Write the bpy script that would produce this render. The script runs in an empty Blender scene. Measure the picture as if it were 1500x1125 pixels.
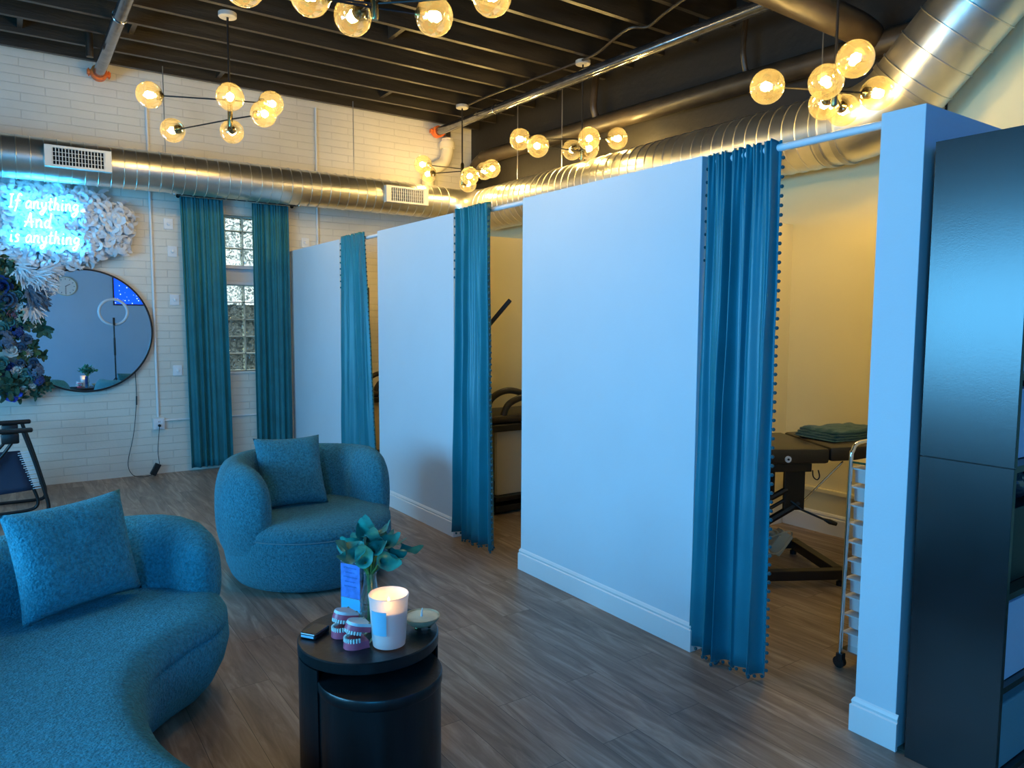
import bpy, bmesh, math, random
from mathutils import Vector, Matrix, noise
random.seed(7)
C = bpy.context.scene
COL = C.collection
PI = math.pi
R = math.radians

# ------------------------------------------------------------------ materials
def new_mat(name):
    m = bpy.data.materials.new(name); m.use_nodes = True
    nt = m.node_tree; nt.nodes.clear()
    out = nt.nodes.new('ShaderNodeOutputMaterial')
    return m, nt, out

def N(nt, t, **kw):
    n = nt.nodes.new(t)
    for k, v in kw.items():
        if k.startswith('_'): setattr(n, k[1:], v)
        else: n.inputs[k.replace('__', ' ')].default_value = v
    return n

def L(nt, a, b): nt.links.new(a, b)

def c4(c): return (c[0], c[1], c[2], 1.0)

def mat(name, col, rough=.5, metal=0., var=.0, vscale=8., bump=0., bscale=60., spec=.5, sheen=0., coat=0., emit=None, estr=0., stretch=None, alpha=1., trans=0., sheencol=None, bdist=.01):
    m, nt, out = new_mat(name)
    b = N(nt, 'ShaderNodeBsdfPrincipled')
    b.inputs['Roughness'].default_value = rough
    b.inputs['Metallic'].default_value = metal
    b.inputs['Specular IOR Level'].default_value = spec
    b.inputs['Base Color'].default_value = c4(col)
    b.inputs['Sheen Weight'].default_value = sheen
    b.inputs['Sheen Roughness'].default_value = .4
    if sheencol: b.inputs['Sheen Tint'].default_value = c4(sheencol)
    b.inputs['Coat Weight'].default_value = coat
    b.inputs['Alpha'].default_value = alpha
    b.inputs['Transmission Weight'].default_value = trans
    if emit:
        b.inputs['Emission Color'].default_value = c4(emit)
        b.inputs['Emission Strength'].default_value = estr
    tc = N(nt, 'ShaderNodeTexCoord'); mp = N(nt, 'ShaderNodeMapping')
    if stretch: mp.inputs['Scale'].default_value = stretch
    L(nt, tc.outputs['Object'], mp.inputs['Vector'])
    if var:
        n = N(nt, 'ShaderNodeTexNoise', Scale=vscale, Detail=5.)
        L(nt, mp.outputs[0], n.inputs['Vector'])
        r = N(nt, 'ShaderNodeValToRGB')
        r.color_ramp.elements[0].position = .3; r.color_ramp.elements[1].position = .7
        r.color_ramp.elements[0].color = c4([max(0, x*(1-var)) for x in col])
        r.color_ramp.elements[1].color = c4([min(1, x*(1+var)) for x in col])
        L(nt, n.outputs[0], r.inputs[0]); L(nt, r.outputs[0], b.inputs['Base Color'])
    if bump:
        n = N(nt, 'ShaderNodeTexNoise', Scale=bscale, Detail=4.)
        L(nt, mp.outputs[0], n.inputs['Vector'])
        bp = N(nt, 'ShaderNodeBump', Strength=bump, Distance=bdist)
        L(nt, n.outputs[0], bp.inputs['Height']); L(nt, bp.outputs[0], b.inputs['Normal'])
    L(nt, b.outputs[0], out.inputs[0])
    return m

def emis(name, col, s):
    m, nt, out = new_mat(name)
    e = N(nt, 'ShaderNodeEmission', Strength=s); e.inputs[0].default_value = c4(col)
    L(nt, e.outputs[0], out.inputs[0]); return m

def brick_mat():
    m, nt, out = new_mat('painted_brick')
    b = N(nt, 'ShaderNodeBsdfPrincipled', Roughness=.55)
    tc = N(nt, 'ShaderNodeTexCoord'); sp = N(nt, 'ShaderNodeSeparateXYZ'); cb = N(nt, 'ShaderNodeCombineXYZ')
    L(nt, tc.outputs['Object'], sp.inputs[0]); L(nt, sp.outputs['X'], cb.inputs['X']); L(nt, sp.outputs['Z'], cb.inputs['Y'])
    dn = N(nt, 'ShaderNodeTexNoise', Scale=3., Detail=2.)
    L(nt, cb.outputs[0], dn.inputs['Vector'])
    mx = N(nt, 'ShaderNodeVectorMath', _operation='SCALE'); mx.inputs['Scale'].default_value = .012
    L(nt, dn.outputs['Color'], mx.inputs[0])
    ad = N(nt, 'ShaderNodeVectorMath', _operation='ADD')
    L(nt, cb.outputs[0], ad.inputs[0]); L(nt, mx.outputs[0], ad.inputs[1])
    br = N(nt, 'ShaderNodeTexBrick', Scale=1., Mortar__Size=.0045, Mortar__Smooth=.6, Brick__Width=.40, Row__Height=.079)
    br.inputs['Color1'].default_value = (1, 1, 1, 1); br.inputs['Color2'].default_value = (.9, .9, .9, 1); br.inputs['Mortar'].default_value = (0, 0, 0, 1)
    L(nt, ad.outputs[0], br.inputs['Vector'])
    no = N(nt, 'ShaderNodeTexNoise', Scale=1.4, Detail=6.)
    L(nt, tc.outputs['Object'], no.inputs['Vector'])
    rp = N(nt, 'ShaderNodeValToRGB')
    rp.color_ramp.elements[0].position = .3; rp.color_ramp.elements[1].position = .75
    rp.color_ramp.elements[0].color = (.66, .62, .54, 1); rp.color_ramp.elements[1].color = (.81, .77, .68, 1)
    L(nt, no.outputs[0], rp.inputs[0])
    mm = N(nt, 'ShaderNodeMix', _data_type='RGBA', _blend_type='MULTIPLY')
    mm.inputs['Factor'].default_value = .10
    L(nt, rp.outputs[0], mm.inputs[6]); L(nt, br.outputs['Color'], mm.inputs[7])
    L(nt, mm.outputs[2], b.inputs['Base Color'])
    fn = N(nt, 'ShaderNodeTexNoise', Scale=45., Detail=4.)
    L(nt, tc.outputs['Object'], fn.inputs['Vector'])
    m2 = N(nt, 'ShaderNodeMath', _operation='MULTIPLY_ADD'); m2.inputs[1].default_value = .25
    L(nt, fn.outputs[0], m2.inputs[0]); L(nt, br.outputs['Color'], m2.inputs[2])
    bp = N(nt, 'ShaderNodeBump', Strength=.55, Distance=.012)
    L(nt, m2.outputs[0], bp.inputs['Height']); L(nt, bp.outputs[0], b.inputs['Normal'])
    L(nt, b.outputs[0], out.inputs[0]); return m

def floor_mat():
    m, nt, out = new_mat('grey_oak_planks')
    b = N(nt, 'ShaderNodeBsdfPrincipled')
    tc = N(nt, 'ShaderNodeTexCoord'); sp = N(nt, 'ShaderNodeSeparateXYZ'); cb = N(nt, 'ShaderNodeCombineXYZ')
    L(nt, tc.outputs['Object'], sp.inputs[0]); L(nt, sp.outputs['Y'], cb.inputs['X']); L(nt, sp.outputs['X'], cb.inputs['Y'])
    br = N(nt, 'ShaderNodeTexBrick', Scale=1., Mortar__Size=.0012, Mortar__Smooth=.3, Brick__Width=1.22, Row__Height=.18, _offset=.37)
    br.inputs['Color1'].default_value = (.15, .15, .15, 1); br.inputs['Color2'].default_value = (.95, .95, .95, 1); br.inputs['Mortar'].default_value = (.5, .5, .5, 1)
    L(nt, cb.outputs[0], br.inputs['Vector'])
    # grain coordinates, shifted per plank
    sh = N(nt, 'ShaderNodeVectorMath', _operation='MULTIPLY'); sh.inputs[1].default_value = (7., 3., 0)
    L(nt, br.outputs['Color'], sh.inputs[0])
    ad = N(nt, 'ShaderNodeVectorMath', _operation='ADD'); L(nt, cb.outputs[0], ad.inputs[0]); L(nt, sh.outputs[0], ad.inputs[1])
    mp = N(nt, 'ShaderNodeMapping'); mp.inputs['Scale'].default_value = (1.1, 9., 1.); L(nt, ad.outputs[0], mp.inputs[0])
    g = N(nt, 'ShaderNodeTexNoise', Scale=1.6, Detail=7., Roughness=.62, Distortion=1.3); L(nt, mp.outputs[0], g.inputs['Vector'])
    mp2 = N(nt, 'ShaderNodeMapping'); mp2.inputs['Scale'].default_value = (2.5, 60., 1.); L(nt, ad.outputs[0], mp2.inputs[0])
    g2 = N(nt, 'ShaderNodeTexNoise', Scale=2., Detail=4.); L(nt, mp2.outputs[0], g2.inputs['Vector'])
    rp = N(nt, 'ShaderNodeValToRGB'); e = rp.color_ramp.elements
    e[0].position = .28; e[0].color = (.19, .135, .10, 1); e[1].position = .74; e[1].color = (.62, .50, .40, 1)
    k = e.new(.5); k.color = (.35, .26, .20, 1)
    L(nt, g.outputs[0], rp.inputs[0])
    a = N(nt, 'ShaderNodeMix', _data_type='RGBA', _blend_type='MULTIPLY'); a.inputs['Factor'].default_value = .45
    r2 = N(nt, 'ShaderNodeValToRGB'); r2.color_ramp.elements[0].color = (.55, .55, .55, 1); r2.color_ramp.elements[0].position = .3
    L(nt, g2.outputs[0], r2.inputs[0]); L(nt, rp.outputs[0], a.inputs[6]); L(nt, r2.outputs[0], a.inputs[7])
    t = N(nt, 'ShaderNodeMix', _data_type='RGBA', _blend_type='MULTIPLY'); t.inputs['Factor'].default_value = .3
    L(nt, a.outputs[2], t.inputs[6]); L(nt, br.outputs['Color'], t.inputs[7])
    s = N(nt, 'ShaderNodeMix', _data_type='RGBA'); s.inputs[7].default_value = (.05, .038, .03, 1)
    L(nt, br.outputs['Fac'], s.inputs[0]); L(nt, t.outputs[2], s.inputs[6]); L(nt, s.outputs[2], b.inputs['Base Color'])
    rr = N(nt, 'ShaderNodeMapRange'); rr.inputs['To Min'].default_value = .34; rr.inputs['To Max'].default_value = .5
    L(nt, g2.outputs[0], rr.inputs[0]); L(nt, rr.outputs[0], b.inputs['Roughness'])
    bp = N(nt, 'ShaderNodeBump', Strength=.12, Distance=.004); L(nt, g2.outputs[0], bp.inputs['Height']); L(nt, bp.outputs[0], b.inputs['Normal'])
    L(nt, b.outputs[0], out.inputs[0]); return m

def thin_glass(name, tint=(1, 1, 1), refl=.9, milky=0., milkcol=(1, 1, 1), rough=.02, base=.04):
    m, nt, out = new_mat(name)
    tr = N(nt, 'ShaderNodeBsdfTransparent'); tr.inputs[0].default_value = c4(tint)
    gl = N(nt, 'ShaderNodeBsdfGlossy', Roughness=rough)
    lw = N(nt, 'ShaderNodeLayerWeight', Blend=.25)
    mr = N(nt, 'ShaderNodeMapRange'); mr.inputs['To Min'].default_value = base; mr.inputs['To Max'].default_value = refl
    L(nt, lw.outputs['Facing'], mr.inputs[0])
    mx = N(nt, 'ShaderNodeMixShader'); L(nt, mr.outputs[0], mx.inputs[0]); L(nt, tr.outputs[0], mx.inputs[1]); L(nt, gl.outputs[0], mx.inputs[2])
    last = mx
    if milky:
        tl = N(nt, 'ShaderNodeBsdfTranslucent'); tl.inputs[0].default_value = c4(milkcol)
        m2 = N(nt, 'ShaderNodeMixShader'); m2.inputs[0].default_value = milky
        L(nt, mx.outputs[0], m2.inputs[1]); L(nt, tl.outputs[0], m2.inputs[2]); last = m2
    L(nt, last.outputs[0], out.inputs[0]); return m

def glass_block_mat():
    m, nt, out = new_mat('glass_block')
    tc = N(nt, 'ShaderNodeTexCoord')
    n = N(nt, 'ShaderNodeTexNoise', Scale=16., Detail=3., Distortion=2.5); L(nt, tc.outputs['Object'], n.inputs['Vector'])
    rp = N(nt, 'ShaderNodeValToRGB'); rp.color_ramp.elements[0].position = .40; rp.color_ramp.elements[1].position = .52
    rp.color_ramp.elements[0].color = (.28, .34, .33, 1); rp.color_ramp.elements[1].color = (.95, 1, .97, 1)
    L(nt, n.outputs[0], rp.inputs[0])
    tr = N(nt, 'ShaderNodeBsdfTransparent'); L(nt, rp.outputs[0], tr.inputs[0])
    gl = N(nt, 'ShaderNodeBsdfGlossy', Roughness=.08)
    bp = N(nt, 'ShaderNodeBump', Strength=.8, Distance=.02); L(nt, n.outputs[0], bp.inputs['Height']); L(nt, bp.outputs[0], gl.inputs['Normal'])
    tl = N(nt, 'ShaderNodeBsdfTranslucent'); tl.inputs[0].default_value = (.75, .85, .8, 1)
    a = N(nt, 'ShaderNodeMixShader'); a.inputs[0].default_value = .10
    b = N(nt, 'ShaderNodeMixShader'); b.inputs[0].default_value = .12
    L(nt, tr.outputs[0], a.inputs[1]); L(nt, tl.outputs[0], a.inputs[2]); L(nt, a.outputs[0], b.inputs[1]); L(nt, gl.outputs[0], b.inputs[2])
    L(nt, b.outputs[0], out.inputs[0]); return m

def screen_mat():
    m, nt, out = new_mat('starry_blue_screen')
    tc = N(nt, 'ShaderNodeTexCoord')
    v = N(nt, 'ShaderNodeTexVoronoi', Scale=14.); L(nt, tc.outputs['Object'], v.inputs['Vector'])
    rp = N(nt, 'ShaderNodeValToRGB'); e = rp.color_ramp.elements
    e[0].position = .06; e[0].color = (.55, .9, 1, 1); e[1].position = .2; e[1].color = (.005, .06, .8, 1)
    L(nt, v.outputs['Distance'], rp.inputs[0])
    em = N(nt, 'ShaderNodeEmission', Strength=2.4); L(nt, rp.outputs[0], em.inputs[0]); L(nt, em.outputs[0], out.inputs[0]); return m

def fleece(name, col):
    m, nt, out = new_mat(name)
    b = N(nt, 'ShaderNodeBsdfPrincipled', Roughness=.9)
    b.inputs['Specular IOR Level'].default_value = .2
    b.inputs['Sheen Weight'].default_value = .35; b.inputs['Sheen Roughness'].default_value = .35; b.inputs['Sheen Tint'].default_value = (.55, .75, .85, 1)
    tc = N(nt, 'ShaderNodeTexCoord')
    n = N(nt, 'ShaderNodeTexNoise', Scale=75., Detail=5., Roughness=.75); L(nt, tc.outputs['Object'], n.inputs['Vector'])
    v = N(nt, 'ShaderNodeTexVoronoi', Scale=110.); L(nt, tc.outputs['Object'], v.inputs['Vector'])
    rp = N(nt, 'ShaderNodeValToRGB')
    rp.color_ramp.elements[0].position = .32; rp.color_ramp.elements[1].position = .68
    rp.color_ramp.elements[0].color = c4([x*.5 for x in col]); rp.color_ramp.elements[1].color = c4([x*1.35 for x in col])
    L(nt, n.outputs[0], rp.inputs[0]); L(nt, rp.outputs[0], b.inputs['Base Color'])
    ad = N(nt, 'ShaderNodeMath', _operation='MULTIPLY_ADD'); ad.inputs[1].default_value = -.6
    L(nt, v.outputs['Distance'], ad.inputs[0]); L(nt, n.outputs[0], ad.inputs[2])
    bp = N(nt, 'ShaderNodeBump', Strength=1., Distance=.014); L(nt, ad.outputs[0], bp.inputs['Height']); L(nt, bp.outputs[0], b.inputs['Normal'])
    L(nt, b.outputs[0], out.inputs[0]); return m

M = dict(
    brick=brick_mat(), floor=floor_mat(),
    paint=mat('white_wall_paint', (.66, .74, .80), .6, var=.02, vscale=2, bump=.05, bscale=140),
    cream=mat('cream_wall_paint', (.88, .78, .47), .65, var=.02, vscale=2, bump=.05, bscale=140),
    trim=mat('white_gloss_trim', (.82, .83, .84), .35),
    deck=mat('black_ceiling_deck', (.006, .006, .006), .75, var=.4, vscale=6, bump=.3, bscale=30),
    joist=mat('black_painted_joist', (.030, .025, .018), .33, var=.35, vscale=5, bump=.3, bscale=40, stretch=(.3, 3, 3)),
    blackwall=mat('black_painted_wall', (.011, .009, .007), .6, bump=.3, bscale=20),
    blackpipe=mat('black_painted_pipe', (.030, .022, .014), .40, var=.3, vscale=9, bump=.1, bscale=20),
    duct=mat('galvanised_steel', (.74, .72, .64), .31, metal=.95, var=.16, vscale=3.5, bump=.12, bscale=9, bdist=.02),
    seam=mat('galvanised_seam', (.50, .49, .46), .35, metal=.95),
    steelpipe=mat('grey_steel_pipe', (.22, .22, .23), .16, metal=.9, var=.25, vscale=12),
    grille=mat('white_register', (.72, .70, .64), .45),
    dark=mat('dark_hollow', (.01, .01, .01), .8),
    coupling=mat('orange_coupling', (.75, .16, .03), .45, var=.3, vscale=40),
    pvc=mat('cream_waste_pipe', (.78, .70, .52), .4),
    chrome=mat('polished_chrome', (.8, .8, .8), .1, metal=1.),
    brass=mat('smoked_brass', (.32, .26, .12), .22, metal=1.),
    blackrod=mat('black_rod', (.012, .011, .010), .35),
    canopy=mat('canopy_cap', (.42, .40, .36), .4),
    globe=thin_glass('amber_glass_globe', (.95, .87, .68), .85, .030, (1., .80, .42), base=.07),
    bulb=emis('warm_bulb', (1., .73, .30), 340.),
    curtain=mat('teal_satin_curtain', (.008, .19, .26), .36, sheen=.3, sheencol=(.2, .7, .85), bump=.08, bscale=180, var=.08, vscale=5),
    velvet=mat('teal_velvet_curtain', (.010, .15, .185), .65, sheen=.5, sheencol=(.1, .5, .6), bump=.1, bscale=160, var=.12, vscale=6),
    pom=mat('dark_teal_pompom', (.006, .09, .12), .8, sheen=.4),
    rodwhite=mat('white_curtain_rod', (.82, .84, .88), .3),
    fleece=fleece('teal_fleece', (.050, .27, .35)),
    fleece_light=fleece('blue_fleece', (.055, .38, .50)),
    seamline=mat('teal_seam_piping', (.10, .24, .28), .8),
    blacktable=mat('black_ash_veneer', (.010, .010, .011), .33, var=.5, vscale=10, bump=.12, bscale=30, stretch=(1, 1, .15)),
    blackboard=mat('black_laminate_board', (.004, .006, .009), .24, var=.25, vscale=14, bump=.02, bscale=200, spec=.85),
    blackvinyl=mat('black_vinyl', (.030, .024, .018), .38, bump=.08, bscale=80),
    blackmetal=mat('black_powdercoat', (.008, .008, .008), .4),
    darkmesh=mat('navy_textilene', (.012, .024, .055), .65, bump=.3, bscale=300),
    whiteplastic=mat('white_plastic', (.78, .79, .82), .35),
    tray=mat('translucent_tray', (.70, .71, .74), .3),
    beige=mat('beige_plastic', (.55, .47, .33), .45),
    towel=mat('dark_teal_towel', (.008, .075, .085), .9, sheen=.4, bump=.6, bscale=220),
    mirror=mat('mirror_glass', (.86, .90, .92), .01, metal=1.),
    neon=emis('neon_tube', (.03, .48, 1.), 52.),
    acrylic=thin_glass('clear_acrylic', (.93, .97, 1.), .6, .10, (.5, .7, 1.)),
    ruffle=mat('white_ruffled_feather', (.70, .71, .74), .85, sheen=.3, bump=.4, bscale=50),
    frost=mat('frosted_glass', (.86, .92, .94), .5, trans=.6),
    wax=mat('candle_wax', (.86, .80, .70), .4, emit=(1., .55, .25), estr=.16),  # faint emission stands in for flame light glowing through the wax
    flame=emis('candle_flame', (1., .46, .12), 170.),
    label=mat('pale_blue_label', (.30, .55, .70), .55),
    ink=mat('dark_ink', (.03, .05, .09), .6),
    wood=mat('pale_wood_bowl', (.50, .40, .25), .6, var=.25, vscale=30, stretch=(1, 1, 6)),
    plainwax=mat('cream_wax', (.78, .68, .48), .5, var=.08, vscale=40),
    gum=mat('pink_gum_resin', (.62, .10, .16), .35),
    tongue=mat('dark_red_resin', (.30, .04, .04), .45),
    stone=mat('white_plaster', (.74, .73, .74), .5),
    tooth=mat('ivory_tooth', (.80, .80, .74), .3),
    brassclip=mat('tan_hinge', (.45, .33, .18), .35, metal=.6),
    lily=mat('teal_calla_petal', (.008, .24, .19), .5, var=.25, vscale=30, sheen=.2),
    stem=mat('green_stem', (.10, .24, .06), .5, var=.3, vscale=20),
    vaseglass=thin_glass('clear_vase_glass', (.90, .95, .94), .85, .04, (.8, .9, .9), base=.08),
    water=thin_glass('vase_water', (.86, .93, .92), .5, 0),
    bottle=thin_glass('clear_bottle', (.88, .95, 1.), .8, .08, (.5, .75, .9), base=.1),
    greenlabel=mat('green_paper_label', (.02, .20, .10), .5),
    bag=thin_glass('clear_plastic_bag', (.7, .85, .95), .8, .25, (.2, .5, .8), rough=.15, base=.15),
    lightblue=mat('white_board_box', (.62, .70, .78), .5),
    tealbox=mat('teal_storage_box', (.18, .34, .36), .8, bump=.3, bscale=300),
    screen=screen_mat(),
    block=glass_block_mat(), grout=mat('pale_green_grout', (.60, .70, .62), .6),
    outside=mat('asphalt_outside', (.06, .065, .06), .9, var=.5, vscale=1.5),
    whitebox=mat('white_conduit', (.78, .78, .78), .4),
    blackcable=mat('black_cable', (.01, .01, .01), .45),
    clockface=mat('white_clock_face', (.78, .80, .82), .4),
    ringlite=mat('ring_light_diffuser', (.75, .80, .88), .4),
    bluecloth=mat('royal_blue_cloth', (.015, .06, .62), .6, sheen=.4),
    rose_blue=mat('blue_petal', (.025, .06, .22), .7, var=.3, vscale=20), rose_dusty=mat('dusty_blue_petal', (.11, .17, .26), .75, var=.3, vscale=20),
    rose_mint=mat('mint_petal', (.14, .34, .32), .7, var=.2, vscale=20), rose_pink=mat('dusty_pink_petal', (.42, .24, .30), .75, var=.2, vscale=20),
    rose_white=mat('white_petal', (.72, .72, .70), .7, var=.1, vscale=20), rose_cream=mat('cream_petal', (.66, .64, .46), .7, var=.1, vscale=20),
    leaf=mat('dark_green_leaf', (.03, .095, .06), .6, var=.4, vscale=14), leaf_olive=mat('olive_leaf', (.13, .16, .05), .6, var=.3, vscale=14),
    feather_grey=mat('slate_feather', (.12, .17, .24), .85, bump=.5, bscale=60, var=.3, vscale=20),
)

# ------------------------------------------------------------------ object helpers
def link(name, me, m=None, parent=None, smooth=True):
    o = bpy.data.objects.new(name, me); COL.objects.link(o)
    if m is not None:
        for x in (m if isinstance(m, (list, tuple)) else [m]): me.materials.append(x)
    if parent is not None: o.parent = parent
    return o

def obj(name, bm, m=None, parent=None, smooth=False, angle=40):
    bmesh.ops.recalc_face_normals(bm, faces=bm.faces)
    me = bpy.data.meshes.new(name)
    if smooth:
        for f in bm.faces: f.smooth = True
        if angle < 180:
            for e in bm.edges:
                if len(e.link_faces) == 2 and e.calc_face_angle(0) > R(angle): e.smooth = False
    bm.to_mesh(me); bm.free()
    return link(name, me, m, parent)

def tag(o, label, cat, group=None):
    o['label'] = label; o['category'] = cat
    if group: o['group'] = group
    return o

def thing(name, label, cat, loc=(0, 0, 0), rz=0, group=None):
    o = bpy.data.objects.new(name, None); COL.objects.link(o)
    o.location = loc; o.rotation_euler = (0, 0, rz); o.empty_display_size = .05
    return tag(o, label, cat, group)

def struct(name, bm, m, parent=None, smooth=False):
    o = obj(name, bm, m, parent, smooth)
    if parent is None: o['kind'] = 'structure'
    return o

def dup(root, loc=None, rz=None, label=None, group=None):
    r = root.copy(); COL.objects.link(r)
    if loc is not None: r.location = loc
    if rz is not None: r.rotation_euler = (0, 0, rz)
    if label: r['label'] = label
    if group: r['group'] = group
    for ch in list(root.children):
        c = ch.copy(); COL.objects.link(c); c.parent = r
        for g in ch.children:
            d = g.copy(); COL.objects.link(d); d.parent = c
    return r

def add_box(bm, lo, hi, bev=0., mat4=None, seg=2):
    v = [bm.verts.new((x, y, z)) for x in (lo[0], hi[0]) for y in (lo[1], hi[1]) for z in (lo[2], hi[2])]
    fs = [(0, 1, 3, 2), (4, 6, 7, 5), (0, 4, 5, 1), (2, 3, 7, 6), (0, 2, 6, 4), (1, 5, 7, 3)]
    faces = [bm.faces.new([v[i] for i in f]) for f in fs]
    if bev:
        es = list({e for f in faces for e in f.edges})
        r = bmesh.ops.bevel(bm, geom=es, offset=bev, segments=seg, affect='EDGES', profile=.5)
        v = list({x for f in r['faces'] for x in f.verts} | {x for x in v if x.is_valid})
    if mat4 is not None: bmesh.ops.transform(bm, matrix=mat4, verts=[x for x in v if x.is_valid])
    return v

def box(lo, hi, bev=0., mat4=None):
    bm = bmesh.new(); add_box(bm, lo, hi, bev, mat4); return bm

def frames(pts):
    """parallel-transported frames along a polyline"""
    T = []
    n = len(pts)
    for i in range(n):
        a = pts[max(0, i-1)]; b = pts[min(n-1, i+1)]
        T.append((b-a).normalized())
    up = Vector((0, 0, 1)) if abs(T[0].z) < .9 else Vector((1, 0, 0))
    u = T[0].cross(up).normalized()
    F = []
    for i in range(n):
        u = (u - T[i]*u.dot(T[i])).normalized()
        F.append((u, T[i].cross(u)))
    return F

def add_tube(bm, pts, r, seg=12, caps=True):
    pts = [Vector(p) for p in pts]
    rs = r if isinstance(r, (list, tuple)) else [r]*len(pts)
    F = frames(pts); rings = []
    for p, (u, w), rr in zip(pts, F, rs):
        rings.append([bm.verts.new(p + (u*math.cos(2*PI*k/seg) + w*math.sin(2*PI*k/seg))*rr) for k in range(seg)])
    for a, b in zip(rings, rings[1:]):
        for k in range(seg): bm.faces.new((a[k], a[(k+1) % seg], b[(k+1) % seg], b[k]))
    if caps:
        bm.faces.new(rings[0][::-1]); bm.faces.new(rings[-1])
    return rings

def tube(pts, r, seg=12, caps=True):
    bm = bmesh.new(); add_tube(bm, pts, r, seg, caps); return bm

def catmull(P, k=6, closed=False):
    P = [Vector(p) for p in P]; n = len(P); out = []
    rng = range(n) if closed else range(n-1)
    for i in rng:
        if closed: a, b, c, d = P[(i-1) % n], P[i], P[(i+1) % n], P[(i+2) % n]
        else: a, b, c, d = P[max(0, i-1)], P[i], P[i+1], P[min(n-1, i+2)]
        for j in range(k):
            t = j/k
            out.append(.5*((2*b) + (c-a)*t + (2*a-5*b+4*c-d)*t*t + (3*b-a-3*c+d)*t**3))
    if not closed: out.append(P[-1])
    return out

def add_lathe(bm, prof, c=(0, 0, 0), seg=32, sx=1., sy=1., cap0=True, cap1=True):
    rings = []
    for r, z in prof:
        rings.append([bm.verts.new((c[0]+r*sx*math.cos(2*PI*k/seg), c[1]+r*sy*math.sin(2*PI*k/seg), c[2]+z)) for k in range(seg)])
    for a, b in zip(rings, rings[1:]):
        for k in range(seg): bm.faces.new((a[k], a[(k+1) % seg], b[(k+1) % seg], b[k]))
    if cap0: bm.faces.new(rings[0][::-1])
    if cap1: bm.faces.new(rings[-1])
    return rings

def lathe(prof, c=(0, 0, 0), seg=32, **k):
    bm = bmesh.new(); add_lathe(bm, prof, c, seg, **k); return bm

def add_sphere(bm, c, r, u=16, v=10, scale=(1, 1, 1)):
    m = Matrix.Translation(c) @ Matrix.Diagonal((scale[0], scale[1], scale[2], 1))
    bmesh.ops.create_uvsphere(bm, u_segments=u, v_segments=v, radius=r, matrix=m)

def cyl_between(bm, a, b, r, seg=12): add_tube(bm, [a, b], r, seg)

# ------------------------------------------------------------------ camera
cam = bpy.data.cameras.new('camera'); co = bpy.data.objects.new('camera', cam); COL.objects.link(co)
rows = [(0.8234919796522063, 0.044138919807430836, -0.5656082701010684), (-0.5673113405759446, 0.07168694266810945, -0.8203772456040109), (0.004336162175787425, 0.9964500679959496, 0.08407413210050337)]
mw = Matrix(rows).to_4x4(); mw.translation = (0, 0, 1.6); co.matrix_world = mw
cam.sensor_width = 36; cam.lens = 1070/1500*36; cam.clip_start = .02; cam.clip_end = 200
C.camera = co

# ------------------------------------------------------------------ room shell
XL, XR, YF, YB, ZD = -3.2, 5.1, -1.9, 8.34, 4.34
struct('floor', box((XL-.1, YF-.1, -.1), (XR+.1, YB+.1, 0)), M['floor'])
# back brick wall with the window opening
WX0, WX1, WZ0, WZ1 = 1.62, 2.57, 1.05, 2.745
bm = bmesh.new()
add_box(bm, (XL-.1, YB, 0), (WX0, YB+.3, ZD)); add_box(bm, (WX1, YB, 0), (XR+.1, YB+.3, ZD))
add_box(bm, (WX0, YB, 0), (WX1, YB+.3, WZ0)); add_box(bm, (WX0, YB, WZ1), (WX1, YB+.3, ZD))
struct('wall_back', bm, M['brick'])
# right wall, cream below and black above (two paints on one wall)
bm = bmesh.new(); add_box(bm, (XR, YF-.1, 0), (XR+.15, YB, ZD))
wr = struct('wall_right', bm, M['cream'])
struct('trim_1', box((XR-.012, 2.42, 2.98), (XR, YB-.001, ZD)), M['blackwall'])
struct('wall_front', box((XL-.1, YF-.15, 0), (XR+.1, YF, ZD)), mat('blue_lit_wall_paint', (.42, .60, .80), .6, var=.02, vscale=2))  # blue light on this wall is put into its paint colour
# left wall with an invented window, an opening for the blue area light
bm = bmesh.new()
LY0, LY1, LZ0, LZ1 = 1.6, 4.9, .95, 2.55
add_box(bm, (XL-.15, YF, 0), (XL, LY0, ZD)); add_box(bm, (XL-.15, LY1, 0), (XL, YB, ZD))
add_box(bm, (XL-.15, LY0, 0), (XL, LY1, LZ0)); add_box(bm, (XL-.15, LY0, LZ1), (XL, LY1, ZD))
struct('wall_left', bm, M['paint'])
bm = bmesh.new()
for (a, b) in (((LY0, LZ0), (LY1, LZ0+.06)), ((LY0, LZ1-.06), (LY1, LZ1)), ((LY0, LZ0), (LY0+.06, LZ1)), ((LY1-.06, LZ0), (LY1, LZ1)), ((3.22, LZ0), (3.28, LZ1))):
    add_box(bm, (XL-.1, a[0], a[1]), (XL-.03, b[0], b[1]))
struct('added_window', bm, M['trim'])
# ceiling: deck and joists
ceil = struct('ceiling', box((XL-.1, YF-.1, ZD), (XR+.1, YB+.3, ZD+.1)), M['deck'])
jm = None
k = 0
y = 8.15
while y > YF:
    if jm is None:
        j = obj('joist', box((XL, -.022, 4.05), (XR-.02, .022, ZD)), M['joist'], ceil); jm = j
    else:
        j = jm.copy(); COL.objects.link(j); j.parent = ceil
    j.location = (0, y, 0); y -= .4
bl = obj('blocking', box((-.02, 0, 4.09), (.02, .356, ZD-.02)), M['joist'], ceil); bl.location = (1.0, 6.972, 0)
for bx, by in ((2.35, 5.372), (2.9, 5.772), (3.55, 7.372), (.2, 7.372), (3.2, 4.172), (1.9, 7.772)):
    b2 = bl.copy(); COL.objects.link(b2); b2.parent = ceil; b2.location = (bx, by, 0)
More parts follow.
